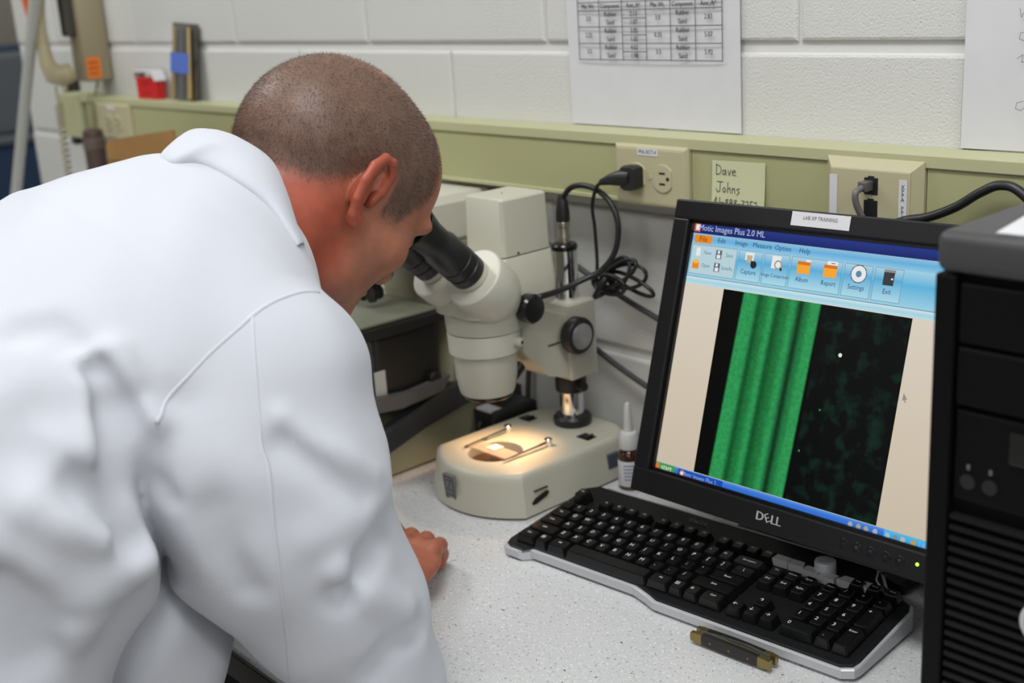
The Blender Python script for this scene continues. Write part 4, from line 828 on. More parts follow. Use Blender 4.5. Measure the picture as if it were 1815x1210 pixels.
# ------------------------------------------------------------------ compound microscope behind it
olive = mat('scope_olive', sR(150, 148, 122), .45); dgrey = mat('scope_dark_grey', (.045, .046, .048), .45)
cm = thing('compound_microscope', 'large grey green compound microscope with black stage behind the stereo microscope', 'microscope', (-1.42, -.15, 0))
CXR, CXL = -1.315, -1.50
def side(poly, x0, x1): return MB().prism(poly, lambda y, z: (x0, y, z), lambda y, z: (x1, y, z))
side([(-.300, .004), (-.02, .004), (-.02, .052), (-.05, .056), (-.12, .070), (-.20, .055), (-.300, .026)], CXL, CXR).obj('base', olive, cm)
MB().bb((CXL + .005, -.297, 0), (CXR - .005, -.022, .0045)).obj('rubber_foot', rub, cm)
for x0, x1 in ((CXR - .022, CXR + .002), (CXL - .002, CXL + .022)):
    side([(-.302, .0265), (-.20, .0555), (-.12, .0705), (-.05, .0565), (-.018, .0525), (-.018, .070), (-.05, .083), (-.09, .098), (-.12, .103), (-.16, .099), (-.20, .087), (-.302, .056)], x0, x1).obj('side_rail', dgrey, cm)
side([(-.300, .0265), (-.20, .0555), (-.12, .0705), (-.05, .0565), (-.02, .053), (-.02, .066), (-.12, .086), (-.20, .074), (-.300, .044)], CXL + .023, CXR - .023).obj('deck', olive, cm)
MB().loft([[(x, y, z) for x, y in ((-1.345, -.150 + d), (-1.330, -.145 + d), (-1.330, -.060), (-1.345, -.050), (-1.475, -.050), (-1.490, -.060), (-1.490, -.145 + d), (-1.475, -.150 + d))] for z, d in ((.083, .0), (.10, .012), (.20, .022), (.29, .012), (.30, 0))]).obj('arm', olive, cm, smooth=30)
MB().loft([[(-1.408 + sx * w, y, z) for sx, y in ((-1, -.215 + t), (1, -.215 + t), (1, -.032), (-1, -.032))] for z, w, t in ((.301, .068, .03), (.306, .072, .012), (.355, .070, .012), (.366, .062, .022))]).obj('head', cream2, cm)
for s in (1, -1): MB().rev([(.016, 0), (.017, .03), (.015, .06)], (-1.408 + s * .03, -.19, .345), (0, -.75, .66), 28).obj('eyepiece', scb, cm, smooth=True)
st = MB().bb((-1.498, -.318, .196), (-1.322, -.136, .212), .003).obj('stage', scb, cm)
MB().bb((-1.49, -.312, .2125), (-1.33, -.150, .2165), .001).obj('stage_top', mat('stage_olive', sR(120, 122, 106), .4), cm)
MB().bb((-1.47, -.262, .0905), (-1.332, -.152, .1955), .006).obj('condenser_housing', scb, cm)
MB().rev([(.030, .255), (.034, .262), (.034, .300)], (-1.41, -.205, 0), n=32).obj('nosepiece', scb, cm, smooth=True)
for a in (90, 210, 330):
    d = Vector((math.cos(math.radians(a)) * .5, math.sin(math.radians(a)) * .5, -1)).normalized(); MB().rev([(.0095, 0), (.0095, .026), (.006, .034)], Vector((-1.41, -.205, .258)), d, 18).obj('objective', scb, cm, smooth=True)
MB().rev([(.006, 0), (.0065, .004), (.0065, .014), (.005, .015)], (-1.340, -.205, .166), (0, 0, 1), 18).obj('stage_knob', cream2, cm, smooth=True)
MB().rev([(.009, 0), (.010, .003), (.010, .010), (.008, .012)], (-1.332, -.170, .118), (1, 0, 0), 24).obj('focus_knob', scb, cm, smooth=True)
MB().bb((-1.331, -.268, .100), (-1.3285, -.250, .150), .001).obj('slide_rail', mat('clip_white', (.6, .6, .58), .4), cm)
MB().loft([[(-1.329, y, z), (-1.318, y, z), (-1.318, y + .014, z + .02), (-1.329, y + .014, z + .02)] for y, z in ((-.292, .098), (-.235, .092), (-.160, .098))]).obj('condenser_arm', mat('knob_grey', (.12, .12, .12), .4), cm)
MB().rev([(.026, 0), (.026, .014), (.022, .018)], (-1.41, -.235, .066), (0, 0, 1), 28).obj('light_port', scb, cm, smooth=True)
MB().bb((-1.385, -.286, .083), (-1.352, -.262, .105), .003).obj('slide_holder', mat('clip_white', (.6, .6, .58), .4), cm)
# adapter lying between the two microscopes
ad = thing('power_adapter', 'black power adapter on the bench between the two microscopes', 'adapter', (-1.285, -.075, 0))
MB().box((-1.283, -.078, .0325), (.050, .085, .064), .006).obj('adapter_body', scb, ad); MB().tube([(-1.283, -.118, .045), (-1.283, -.128, .047), (-1.281, -.132, .03), (-1.280, -.130, .004)], .003, n=8).obj('adapter_cord', rub, ad, smooth='all')
MB().bb((-1.268, -.119, .058), (-1.300, -.098, .0652)).obj('adapter_label', labw, ad)
# lamp of the stereo microscope: a small warm spot under the head
ld = bpy.data.lights.new('stage_lamp', 'SPOT'); ld.energy = 2.2; ld.color = (1.0, .58, .28); ld.spot_size = math.radians(110); ld.spot_blend = .8; ld.shadow_soft_size = .008
lo = bpy.data.objects.new('stage_lamp', ld); COL.objects.link(lo); lo.location = (MX + .002, -.176, .150)
lo.rotation_euler = (Vector((HC[0], HC[1] + .004, BZ)) - lo.location).to_track_quat('-Z', 'Y').to_euler()
MB().rev([(.007, 0), (.0085, .003), (.0085, .020), (.006, .022)], Vector((MX + .002, -.172, .154)), (Vector((0, .75, .55))), 18).obj('lamp_housing', scb, ms, smooth=True)
# ------------------------------------------------------------------ the man: signed distance shapes meshed as smooth surfaces
def vlen(p): return np.sqrt((p*p).sum(-1))
def smin(a,b,k):
    h=np.clip(.5+.5*(b-a)/k,0,1); return b+(a-b)*h-k*h*(1-h)
def smax(a,b,k): return -smin(-a,-b,k)
def ell(p,c,r):
    q=p-np.array(c); r=np.array(r); k0=vlen(q/r); k1=vlen(q/(r*r)); return k0*(k0-1)/np.maximum(k1,1e-6)
def cone(p,a,b,ra,rb):
    a=np.array(a,float);b=np.array(b,float);ba=b-a;pa=p-a
    h=np.clip((pa@ba)/(ba@ba),0,1); return vlen(pa-h[...,None]*ba)-(ra+(rb-ra)*h)
def chain(p,pts,k=.02):
    d=None
    for a,b in zip(pts,pts[1:]):
        e=cone(p,a[:3],b[:3],a[3],b[3]); d=e if d is None else smin(d,e,k)
    return d
# ---------------- head (local coords r,f,u ; ear canal line is the origin)
XC=-1.10
HS=1.10
PITCH=np.radians(44.); YAW=np.radians(3.); ROLL=np.radians(0.)
HO=np.array([XC,-.466,.448])
def head_axes():
    cy,sy=np.cos(YAW),np.sin(YAW)
    f0=np.array([-sy,cy,0.]);r=np.array([cy,sy,0.])
    f=f0*np.cos(PITCH)+np.array([0,0,-np.sin(PITCH)]);u=np.cross(r,f)
    r2=r*np.cos(ROLL)-u*np.sin(ROLL);u2=u*np.cos(ROLL)+r*np.sin(ROLL)
    return np.stack([r2,f,u2])
HA=head_axes()
def to_head(p): return (p-HO)@HA.T/HS
def from_head(q): return np.asarray(q)*HS@HA+HO
def head_local(q):
    s=q.copy(); s[...,0]=np.abs(s[...,0])   # symmetric
    d=ell(q,(0,-.010,.043),(.077,.098,.084))
    d=smin(d,ell(q,(0,-.062,.022),(.058,.042,.05)),.03)
    d=smin(d,ell(q,(0,.040,.045),(.066,.060,.066)),.03)
    d=smin(d,ell(q,(0,.040,-.028),(.058,.048,.072)),.03)
    d=smin(d,ell(q,(0,.024,-.068),(.058,.046,.038)),.025)
    d=smin(d,ell(q,(0,.066,-.098),(.026,.020,.018)),.03)
    d=smin(d,ell(s,(.044,.060,-.020),(.018,.020,.014)),.03)
    d=smin(d,ell(s,(.030,.086,.024),(.028,.012,.009)),.014)
    d=smax(d,-ell(s,(.032,.106,.004),(.017,.017,.012)),.012)
    d=smin(d,ell(s,(.032,.080,.004),(.014,.0135,.0125)),.004)
    d=smin(d,cone(q,(0,.092,.016),(0,.105,-.026),.009,.0115),.010)
    d=smin(d,ell(s,(.013,.093,-.030),(.009,.011,.008)),.006)
    d=smin(d,ell(q,(0,.083,-.058),(.022,.010,.006)),.006)
    d=smin(d,ell(q,(0,.080,-.070),(.020,.010,.007)),.006)
    return d
def ear_local(q):
    s=q.copy(); s[...,0]=.070+(np.abs(s[...,0])-.070)/.72; s[...,1]=(s[...,1]+.012)/.92
    P=[(.070,.014,-.006,.004),(.076,.017,.010,.0042),(.083,.014,.026,.0045),(.089,.003,.034,.0048),(.094,-.010,.031,.0050),(.097,-.018,.018,.0050),(.096,-.019,.002,.0050),(.091,-.014,-.014,.0050),(.084,-.005,-.026,.0055),(.078,.003,-.030,.0058)]
    d=chain(s,P,.002)
    # lobe + inner plate
    d=smin(d,ell(s,(.079,.002,-.027),(.007,.008,.009)),.006)
    d=smin(d,cone(s,(.074,-.006,.0),(.088,-.010,.016),.008,.007),.010)
    d=smin(d,cone(s,(.074,-.004,-.01),(.085,-.010,.0),.008,.007),.010)
    d=smin(d,ell(s,(.076,.012,.0),(.006,.004,.007)),.004)
    d=smax(d,-ell(s,(.094,.001,.004),(.010,.010,.014)),.005)
    return d*.8
def neck(p):
    a=from_head((0,-.024,-.025)); b=np.array([XC,-.63,.385])
    d=cone(p,a,b,.064*HS,.082)
    d=smin(d,cone(p,from_head((0,.015,-.075)),np.array([XC,-.58,.34]),.036,.07),.04)
    return d
def head(p):
    q=to_head(p)
    d=head_local(q)*HS
    d=smin(d,neck(p),.018)
    e=ear_local(q)*HS
    return smin(d,e,.006)
# ---------------- coat
def scaled(p,sx):
    q=p.copy(); q[...,0]=(q[...,0]-XC)/sx; return q
def torso(p):
    q=scaled(p,1.40)
    d=chain(q,[(0,-1.05,-.30,.165),(0,-1.03,-.08,.150),(0,-.96,.08,.138),(0,-.83,.285,.152),(0,-.70,.362,.128),(0,-.62,.400,.082)],.08)
    hg=chain(q,[(0,-.74,.25,.10),(0,-.765,.15,.104),(0,-.79,.06,.104),(0,-.87,-.28,.13)],.06)
    d=smin(d,hg,.008)+.020*np.exp(-((d-hg)/.010)**2)*(1-step(p[...,2],.16,.24))
    d=smin(d,chain(p,[(XC-.19,-.66,.33,.080),(XC,-.645,.398,.088),(XC+.16,-.66,.33,.075)],.04),.06)
    return d
SR=[(XC+.165,-.650,.325,.088),(XC+.185,-.662,.23,.086),(XC+.205,-.628,.11,.066),(XC+.21,-.603,.025,.060)]
FR=[(XC+.21,-.603,.025,.060),(XC+.16,-.575,.028,.050),(XC+.105,-.533,.034,.040)]
FL=[(XC+.12,-.712,.320,.085),(XC+.155,-.742,.280,.086),(XC+.185,-.680,.18,.066),(XC+.195,-.640,.11,.056)]
def mir(P): return [(2*XC-a,b,c,r) for a,b,c,r in P]
def sleeve_r(p): return smin(smin(chain(p,SR,.05),chain(p,FL,.05),.05),chain(p,FR,.03),.03)
def sleeve_l(p): return smin(smin(chain(p,mir(SR),.05),chain(p,mir(FL),.05),.05),chain(p,mir(FR),.03),.03)
def step(x,a,b):
    t=np.clip((x-a)/(b-a),0,1); return t*t*(3-2*t)
def coat(p):
    k=.010
    t=torso(p); z=p[...,2]
    c=.024*(1-step(z,.27,.335))
    for s in (sleeve_l(p),sleeve_r(p)):
        g=c*np.exp(-((t-s)/.010)**2)
        t=smin(t,s,k)+g
    return t
ARMHOLE=[(-0.9104, -0.6071, 0.3985), (-0.8978, -0.6389, 0.4057), (-0.8896, -0.6749, 0.4036), (-0.8826, -0.7079, 0.3921), (-0.8819, -0.7394, 0.3756), (-0.8789, -0.7716, 0.3545), (-0.8732, -0.7916, 0.3375)]
SLEEVE=[(-0.8858, -0.6892, 0.3987), (-0.8667, -0.7026, 0.3691), (-0.844, -0.7178, 0.3114), (-0.8369, -0.7192, 0.2902), (-0.8288, -0.7251, 0.2245), (-0.8382, -0.7204, 0.1623), (-0.8761, -0.6966, 0.0628)]
CB=[(-1.0626, -0.6554, 0.5086), (-1.0576, -0.6291, 0.5057), (-1.0224, -0.6132, 0.4881), (-0.9996, -0.599, 0.4684), (-0.9762, -0.5943, 0.4457), (-0.9641, -0.5913, 0.4302)]
CT=[(-1.1072, -0.5531, 0.5151), (-1.0511, -0.5579, 0.4981), (-1.0293, -0.56, 0.475), (-1.0153, -0.5616, 0.4444), (-1.0114, -0.56, 0.417)]
FOLDS=[
 ([(-0.901, -0.819, 0.385), (-0.891, -0.818, 0.372), (-0.879, -0.815, 0.351), (-0.872, -0.811, 0.335)],-0.0255,0.01),
 ([(-0.88, -0.818, 0.354), (-0.869, -0.818, 0.329), (-0.864, -0.817, 0.302)],-0.027,0.026),
 ([(-0.908, -0.825, 0.391), (-0.887, -0.836, 0.362), (-0.871, -0.847, 0.333), (-0.861, -0.848, 0.299)],0.015,0.013),
 ([(-0.903, -0.804, 0.391), (-0.883, -0.801, 0.36), (-0.875, -0.794, 0.341)],0.012,0.014),
 ([(-0.948, -0.854, 0.416), (-0.937, -0.834, 0.415), (-0.917, -0.826, 0.401), (-0.904, -0.825, 0.387)],-0.0105,0.012),
 ([(-0.878, -0.894, 0.302), (-0.868, -0.878, 0.286), (-0.862, -0.852, 0.269)],0.021,0.014),
 ([(-0.865, -0.858, 0.31), (-0.86, -0.846, 0.287), (-0.864, -0.827, 0.251)],-0.021,0.016),
 ([(-0.891, -0.89, 0.346), (-0.896, -0.882, 0.36), (-0.896, -0.875, 0.364)],-0.009,0.02),
 ([(-0.891, -0.923, 0.245), (-0.885, -0.912, 0.224), (-0.886, -0.905, 0.185)],-0.018,0.02),
 ([(-0.883, -0.879, 0.19), (-0.874, -0.858, 0.213), (-0.868, -0.84, 0.232), (-0.872, -0.816, 0.232)],0.012,0.02),
 ([(-0.877, -0.874, 0.209), (-0.875, -0.856, 0.21)],-0.009,0.012),
 ([(-0.888, -0.916, 0.278), (-0.875, -0.893, 0.256), (-0.871, -0.869, 0.228)],0.012,0.03),
 ([(-0.845, -0.696, 0.322), (-0.832, -0.675, 0.296), (-0.826, -0.648, 0.275), (-0.826, -0.627, 0.255)],0.0075,0.01),
 ([(-0.837, -0.701, 0.301), (-0.824, -0.677, 0.274), (-0.818, -0.645, 0.242)],-0.0075,0.014),
 ([(-0.835, -0.602, 0.198), (-0.822, -0.627, 0.198), (-0.817, -0.654, 0.183), (-0.819, -0.672, 0.163)],-0.0195,0.014),
 ([(-0.817, -0.676, 0.186), (-0.817, -0.651, 0.155), (-0.818, -0.613, 0.126)],0.015,0.013),
 ([(-0.82, -0.602, 0.094), (-0.816, -0.631, 0.094), (-0.824, -0.649, 0.074)],-0.0225,0.011),
 ([(-0.879, -0.794, 0.286), (-0.873, -0.79, 0.273)],-0.015,0.009),
 ([(-0.85, -0.767, 0.255), (-0.851, -0.759, 0.222), (-0.849, -0.744, 0.186)],-0.009,0.016),
 ([(-0.872, -0.765, 0.345), (-0.857, -0.768, 0.312), (-0.85, -0.767, 0.275)],-0.006,0.018),
 ([(-0.818, -0.694, 0.219), (-0.815, -0.662, 0.223), (-0.83, -0.613, 0.239)],0.006,0.02),
]
def pdist(p, pts):
    d = None
    for a, b in zip(pts, pts[1:]):
        e = cone(p, a, b, 0.0, 0.0); d = e if d is None else np.minimum(d, e)
    return d
def coat_folds(p):
    d = coat(p)
    x, y, z = p[..., 0], p[..., 1], p[..., 2]
    sh_ = d.shape; d = d.reshape(-1).copy(); pf = p.reshape(-1, 3)
    for pts, amp, wd in FOLDS:
        a_ = np.array(pts); k_ = np.nonzero(((pf > a_.min(0) - 2.6 * wd) & (pf < a_.max(0) + 2.6 * wd)).all(1))[0]
        if len(k_): d[k_] -= amp * np.exp(-(pdist(pf[k_], pts) / wd) ** 2)
    d = d.reshape(sh_)
    low = 1 - step(z, .22, .40)
    d = d - low * .0035 * (np.sin(38 * (y + .5 * z) + 5 * np.sin(9 * z + 4 * x)) * np.sin(26 * z - 9 * x + 2 * np.sin(14 * y)))
    d = d - .0012 * np.sin(60 * x + 22 * z + 3 * np.sin(17 * y))*np.sin(31 * y - 24 * z)
    d = smax(d, -(z + .40), .01)                      # hem
    d = smax(d, -np.maximum(-.663 - y, z - .003), .004)   # cloth rests on the bench top
    d = smax(d, -(neck(p) - .006), .006)              # neck opening
    return d
# ---- hands
HW = np.array([XC + .098, -.500, .036]); HDIR = np.array([-.60, .80, .0]); HDIR /= np.linalg.norm(HDIR)
def hand_local(q):
    d = ell(q, (0, .048, .001), (.043, .052, .0165)); d = smin(d, ell(q, (.020, .030, -.006), (.022, .034, .014)), .012)
    d = smin(d, cone(q * np.array([.82, 1, 1.15]), (0, -.09, 0), (0, .015, 0), .026, .022), .02)
    for i, (fx, L, rr) in enumerate(((.029, .95, .0098), (.0095, 1.05, .0102), (-.0105, 1.0, .0098), (-.029, .80, .0088))):
        ky = .086 - .0035 * abs(i - 1) * (1 if i < 2 else 1.6)
        d = smin(d, ell(q, (fx, ky, .0095), (.0098, .012, .0085)), .008)
        d = smin(d, chain(q, [(fx, ky, .004, rr), (fx * 1.02, ky + .034 * L, .000, rr * .96), (fx * .98, ky + .046 * L, -.016, rr * .86), (fx * .95, ky + .034 * L, -.0245, rr * .80)], .004), .005)
    d = smin(d, chain(q, [(.026, .012, -.006, .0135), (.044, .045, -.012, .0115), (.043, .072, -.017, .0098), (.037, .092, -.0195, .0085)], .006), .010)
    return d
def hand(p, s):
    c = HW.copy(); dr = HDIR.copy()
    if s < 0: c[0] = 2 * XC - c[0]; dr[0] = -dr[0]
    left = np.array([-dr[1], dr[0], 0.0]) * (1 if s > 0 else -1)
    q = np.stack([(p - c) @ left, (p - c) @ dr, p[..., 2] - c[2]], -1)
    return smax(hand_local(q), .001 - p[..., 2], .002)
def core(p):
    d = torso(p) + .045
    d = np.minimum(d, np.minimum(sleeve_r(p), sleeve_l(p)) + .034)
    for s in (1, -1):
        d = smin(d, chain(p, [(XC + s * .09, -1.04, -.10, .085), (XC + s * .10, -1.0, -.45, .055), (XC + s * .105, -1.05, -.84, .040)], .02), .02)
        d = smin(d, cone(p, (XC + s * .105, -1.06, -.87), (XC + s * .115, -.90, -.885), .030, .022), .02)
    return np.maximum(d, -np.maximum(-.668 - p[..., 1], p[..., 2] - .008))
def surf(f, lo, hi, h, newton=2):
    lo = np.array(lo, float); n = np.ceil((np.array(hi) - lo) / h / 4).astype(int) * 4 + 1
    ax = [lo[i] + h * np.arange(n[i]) for i in range(3)]
    cax = [a[::4] for a in ax]; cg = np.stack(np.meshgrid(*cax, indexing='ij'), -1); cv = f(cg)
    v = np.repeat(np.repeat(np.repeat(cv, 4, 0), 4, 1), 4, 2)
    v = np.roll(v, (-2, -2, -2), (0, 1, 2)) if False else v
    idx = [np.minimum(np.round(np.arange(n[i]) / 4).astype(int), len(cax[i]) - 1) for i in range(3)]
    v = cv[np.ix_(*idx)].copy(); band = np.abs(v) < h * 7.0
    I = np.argwhere(band); P_ = np.stack([ax[i][I[:, i]] for i in range(3)], -1); out = np.empty(len(P_))
    for s in range(0, len(P_), 400000): out[s:s + 400000] = f(P_[s:s + 400000])
    v[band] = out
    ins = v < 0
    c8 = [(a, b, c) for a in (0, 1) for b in (0, 1) for c in (0, 1)]
    sl = lambda a, m: slice(a, m - 1 + a)
    cnt = sum(ins[sl(a, n[0]), sl(b, n[1]), sl(c, n[2])].astype(np.int8) for a, b, c in c8)
    cells = np.argwhere((cnt > 0) & (cnt < 8)); num = -np.ones(tuple(n - 1), np.int64); num[tuple(cells.T)] = np.arange(len(cells))
    acc = np.zeros((len(cells), 3)); k = np.zeros(len(cells))
    for i, A in enumerate(c8):
        for B in c8[i + 1:]:
            if sum(abs(x - y) for x, y in zip(A, B)) != 1: continue
            a = v[cells[:, 0] + A[0], cells[:, 1] + A[1], cells[:, 2] + A[2]]; b = v[cells[:, 0] + B[0], cells[:, 1] + B[1], cells[:, 2] + B[2]]
            m_ = (a < 0) != (b < 0); t = np.where(m_, a / np.where(m_, a - b, 1), 0)[:, None]
            acc += np.where(m_[:, None], np.array(A) * (1 - t) + np.array(B) * t, 0); k += m_
    V_ = lo + h * (cells + acc / k[:, None])
    F_ = []
    for d in range(3):
        e = [1, 1, 1]; e[d] = 0
        s0 = tuple(slice(0, n[i] - 1) if i == d else slice(1, n[i] - 1) for i in range(3)); s1 = tuple(slice(1, n[i]) if i == d else slice(1, n[i] - 1) for i in range(3))
        E = np.argwhere(ins[s0] != ins[s1]); E = E + np.array(e); flip = ins[tuple(E.T)]
        o1, o2 = [(1, 2), (2, 0), (0, 1)][d]; u1 = np.eye(3, dtype=int)[o1]; u2 = np.eye(3, dtype=int)[o2]
        q = np.stack([num[tuple((E - u1 - u2).T)], num[tuple((E - u2).T)], num[tuple(E.T)], num[tuple((E - u1).T)]], 1)
        q[~flip] = q[~flip][:, ::-1]; F_.append(q)
    F_ = np.concatenate(F_); F_ = F_[(F_ >= 0).all(1)]
    for _ in range(newton):
        fv = f(V_); g = np.stack([f(V_ + np.eye(3)[i] * 1e-3) - f(V_ - np.eye(3)[i] * 1e-3) for i in range(3)], -1) / 2e-3
        g2 = np.maximum((g * g).sum(-1), .2); V_ = V_ - np.clip(fv / g2, -h * .7, h * .7)[:, None] * g
    return V_, F_
def np_obj(name, V_, F_, m, parent):
    inv = np.array(wmat(parent).inverted()); W_ = V_ @ inv[:3, :3].T + inv[:3, 3]
    me = bpy.data.meshes.new(name); me.vertices.add(len(W_)); me.vertices.foreach_set('co', W_.astype(np.float32).ravel())
    me.loops.add(len(F_) * 4); me.loops.foreach_set('vertex_index', F_.astype(np.int32).ravel()); me.polygons.add(len(F_)); me.polygons.foreach_set('loop_start', np.arange(0, len(F_) * 4, 4, dtype=np.int32))
    me.update(calc_edges=True); me.validate(); me.materials.append(m); me.shade_smooth()
    o = bpy.data.objects.new(name, me); COL.objects.link(o); o.parent = parent; return o
# ---- hair mask in head coordinates
def hair_mask(q):
    f, u = q[..., 1], q[..., 2]
    low = np.interp(f, [-.12, -.085, -.06, -.035, -.015, .0, .012, .02, .04, .055, .07], [-.030, -.030, -.024, -.006, .022, .032, .024, -.008, -.006, .022, .05])
    fr = np.interp(u, [-.02, .02, .05, .08, .10, .115, .13], [.045, .056, .064, .060, .046, .020, -.01])
    return step(u - low, -.006, .014) * step(fr - f, -.006, .012)
# ---- materials
def skin_mat():
    m = bpy.data.materials.new('skin'); m.use_nodes = True; nt = m.node_tree; b = nt.nodes['Principled BSDF']; L = nt.links.new
    at = nt.nodes.new('ShaderNodeAttribute'); at.attribute_name = 'stubble'; ar = nt.nodes.new('ShaderNodeAttribute'); ar.attribute_name = 'ruddy'
    g = nt.nodes.new('ShaderNodeNewGeometry'); n = nt.nodes.new('ShaderNodeTexNoise'); n.inputs['Scale'].default_value = 60; n.inputs['Detail'].default_value = 5; L(g.outputs['Position'], n.inputs['Vector'])
    c1 = nt.nodes.new('ShaderNodeMixRGB'); c1.inputs[1].default_value = (*sR(166, 110, 86), 1); c1.inputs[2].default_value = (*sR(166, 82, 60), 1); L(ar.outputs['Fac'], c1.inputs[0])
    c2 = nt.nodes.new('ShaderNodeMixRGB'); c2.blend_type = 'MULTIPLY'; c2.inputs[0].default_value = .35; L(c1.outputs[0], c2.inputs[1]); L(n.outputs['Color'], c2.inputs[2])
    mp = nt.nodes.new('ShaderNodeMapRange'); mp.inputs['From Min'].default_value = .3; mp.inputs['From Max'].default_value = .7; mp.inputs['To Min'].default_value = .85; mp.inputs['To Max'].default_value = 1.1; L(n.outputs['Fac'], mp.inputs['Value'])
    c3 = nt.nodes.new('ShaderNodeMixRGB'); c3.inputs[2].default_value = (*sR(104, 82, 70), 1); L(at.outputs['Fac'], c3.inputs[0]); L(c1.outputs[0], c3.inputs[1])
    c4 = nt.nodes.new('ShaderNodeMixRGB'); c4.blend_type = 'MULTIPLY'; c4.inputs[0].default_value = 1; L(c3.outputs[0], c4.inputs[1]); L(mp.outputs[0], c4.inputs[2]); L(c4.outputs[0], b.inputs['Base Color'])
    b.inputs['Roughness'].default_value = .48; b.inputs['Subsurface Weight'].default_value = .12; b.inputs['Subsurface Radius'].default_value = (.006, .002, .001); b.inputs['Subsurface Scale'].default_value = .5
    n2 = nt.nodes.new('ShaderNodeTexNoise'); n2.inputs['Scale'].default_value = 700; n2.inputs['Detail'].default_value = 2; L(g.outputs['Position'], n2.inputs['Vector'])
    bu = nt.nodes.new('ShaderNodeBump'); bu.inputs['Strength'].default_value = .12; bu.inputs['Distance'].default_value = .0008; L(n2.outputs['Fac'], bu.inputs['Height']); L(bu.outputs['Normal'], b.inputs['Normal'])
    return m
man = thing('person', 'man in a white lab coat leaning over to look into the microscope', 'person', (XC, -1.0, FLOOR_Z))
hv, hf = surf(head, (XC - .125, -.66, .30), (XC + .125, -.26, .615), .0026)
parts_v = [hv]; parts_f = [hf]; base = len(hv)
for v_, f_ in (surf(lambda p: hand(p, 1), (XC - .04, -.60, -.01), (XC + .17, -.34, .075), .0026), surf(lambda p: hand(p, -1), (XC - .17, -.60, -.01), (XC + .04, -.34, .075), .0026), surf(core, (XC - .36, -1.28, FLOOR_Z + .004), (XC + .36, -.44, .52), .012, 1)):
    parts_v.append(v_); parts_f.append(f_ + base); base += len(v_)
BV = np.concatenate(parts_v); BFc = np.concatenate(parts_f)
body = np_obj('body', BV, BFc, skin_mat(), man)
hq = to_head(BV); inhead = np.zeros(len(BV)); inhead[:len(hv)] = 1
mask = hair_mask(hq) * inhead; thin = 1 - .55 * step(hq[:, 2], .095, .125)
earm = (ear_local(hq) < .0025) * inhead; mask = mask * (1 - earm)
beard = .28 * step(-hq[:, 2], .02, .05) * step(hq[:, 1], .0, .04) * inhead
rud = np.clip(.15 + .85 * step(-hq[:, 2] - .5 * hq[:, 1], -.01, .06) * step(.045 - hq[:, 1], 0, .05) + .9 * earm, 0, 1); rud[len(hv):] = .45
a = body.data.attributes.new('stubble', 'FLOAT', 'POINT'); a.data.foreach_set('value', np.clip(np.maximum(mask * thin * .92, beard), 0, 1).astype(np.float32))
a = body.data.attributes.new('ruddy', 'FLOAT', 'POINT'); a.data.foreach_set('value', rud.astype(np.float32))
# eyes and brows
eyem = mat('eye_white', (.75, .72, .70), .15)
for s in (1, -1):
    e = MB().rev([(.0125 * math.sin(math.pi * i / 12), -.0125 * math.cos(math.pi * i / 12)) for i in range(13)], Vector(from_head((s * .032, .0810, .004))), Vector(HA[1]), 20).obj('eye', eyem, man, smooth='all')
    MB().rev([(.0058, .0), (.0050, .0012)], Vector(from_head((s * .032, .0945, .003))), Vector(HA[1]), 16).obj('iris', mat('iris', (.05, .035, .02), .2), e)
hairm = mat('hair_brown', sR(86, 66, 54), .6)
# ---- short hair: thousands of tiny strands on the scalp
rng = np.random.default_rng(5)
tri = np.concatenate([hf[:, [0, 1, 2]], hf[:, [0, 2, 3]]]); A_, B_, C_ = hv[tri[:, 0]], hv[tri[:, 1]], hv[tri[:, 2]]
nr = np.cross(B_ - A_, C_ - A_); ar = np.linalg.norm(nr, axis=1); fm = (mask * (1 - .5 * step(hq[:, 2], .095, .125)))[:len(hv)][tri].mean(1) * ar
NS = 26000; pick = rng.choice(len(tri), NS, p=fm / fm.sum()); r1 = np.sqrt(rng.random(NS))[:, None]; r2 = rng.random(NS)[:, None]
RP = A_[pick] * (1 - r1) + B_[pick] * r1 * (1 - r2) + C_[pick] * r1 * r2; RN = nr[pick] / ar[pick][:, None]
flow = np.array(HA[1]) * .5 - np.array(HA[2]) * .7; dirs = RN * .55 + flow * .55 + rng.normal(0, .16, (NS, 3)); dirs /= np.linalg.norm(dirs, axis=1)[:, None]
ln_ = (.0032 + .0022 * rng.random(NS))[:, None]; t1 = np.cross(dirs, rng.normal(0, 1, (NS, 3))); t1 /= np.linalg.norm(t1, axis=1)[:, None]; t2 = np.cross(dirs, t1); w0 = .00013
b0 = RP - RN * .0006; vs_ = np.stack([b0 + t1 * w0, b0 - t1 * w0 * .5 + t2 * w0 * .87, b0 - t1 * w0 * .5 - t2 * w0 * .87, RP + dirs * ln_], 1).reshape(-1, 3)
k4 = np.arange(NS) * 4; ft = np.concatenate([np.stack([k4 + i, k4 + (i + 1) % 3, k4 + 3], 1) for i in range(3)])
inv = np.array(wmat(man).inverted()); me = bpy.data.meshes.new('hair'); W_ = vs_ @ inv[:3, :3].T + inv[:3, 3]
me.vertices.add(len(W_)); me.vertices.foreach_set('co', W_.astype(np.float32).ravel()); me.loops.add(len(ft) * 3); me.loops.foreach_set('vertex_index', ft.astype(np.int32).ravel()); me.polygons.add(len(ft)); me.polygons.foreach_set('loop_start', np.arange(0, len(ft) * 3, 3, dtype=np.int32)); me.update(calc_edges=True); me.materials.append(hairm)
ho = bpy.data.objects.new('hair', me); COL.objects.link(ho); ho.parent = man; ho['kind'] = 'stuff'; ho['label'] = 'very short cropped brown hair'
bw = MB()
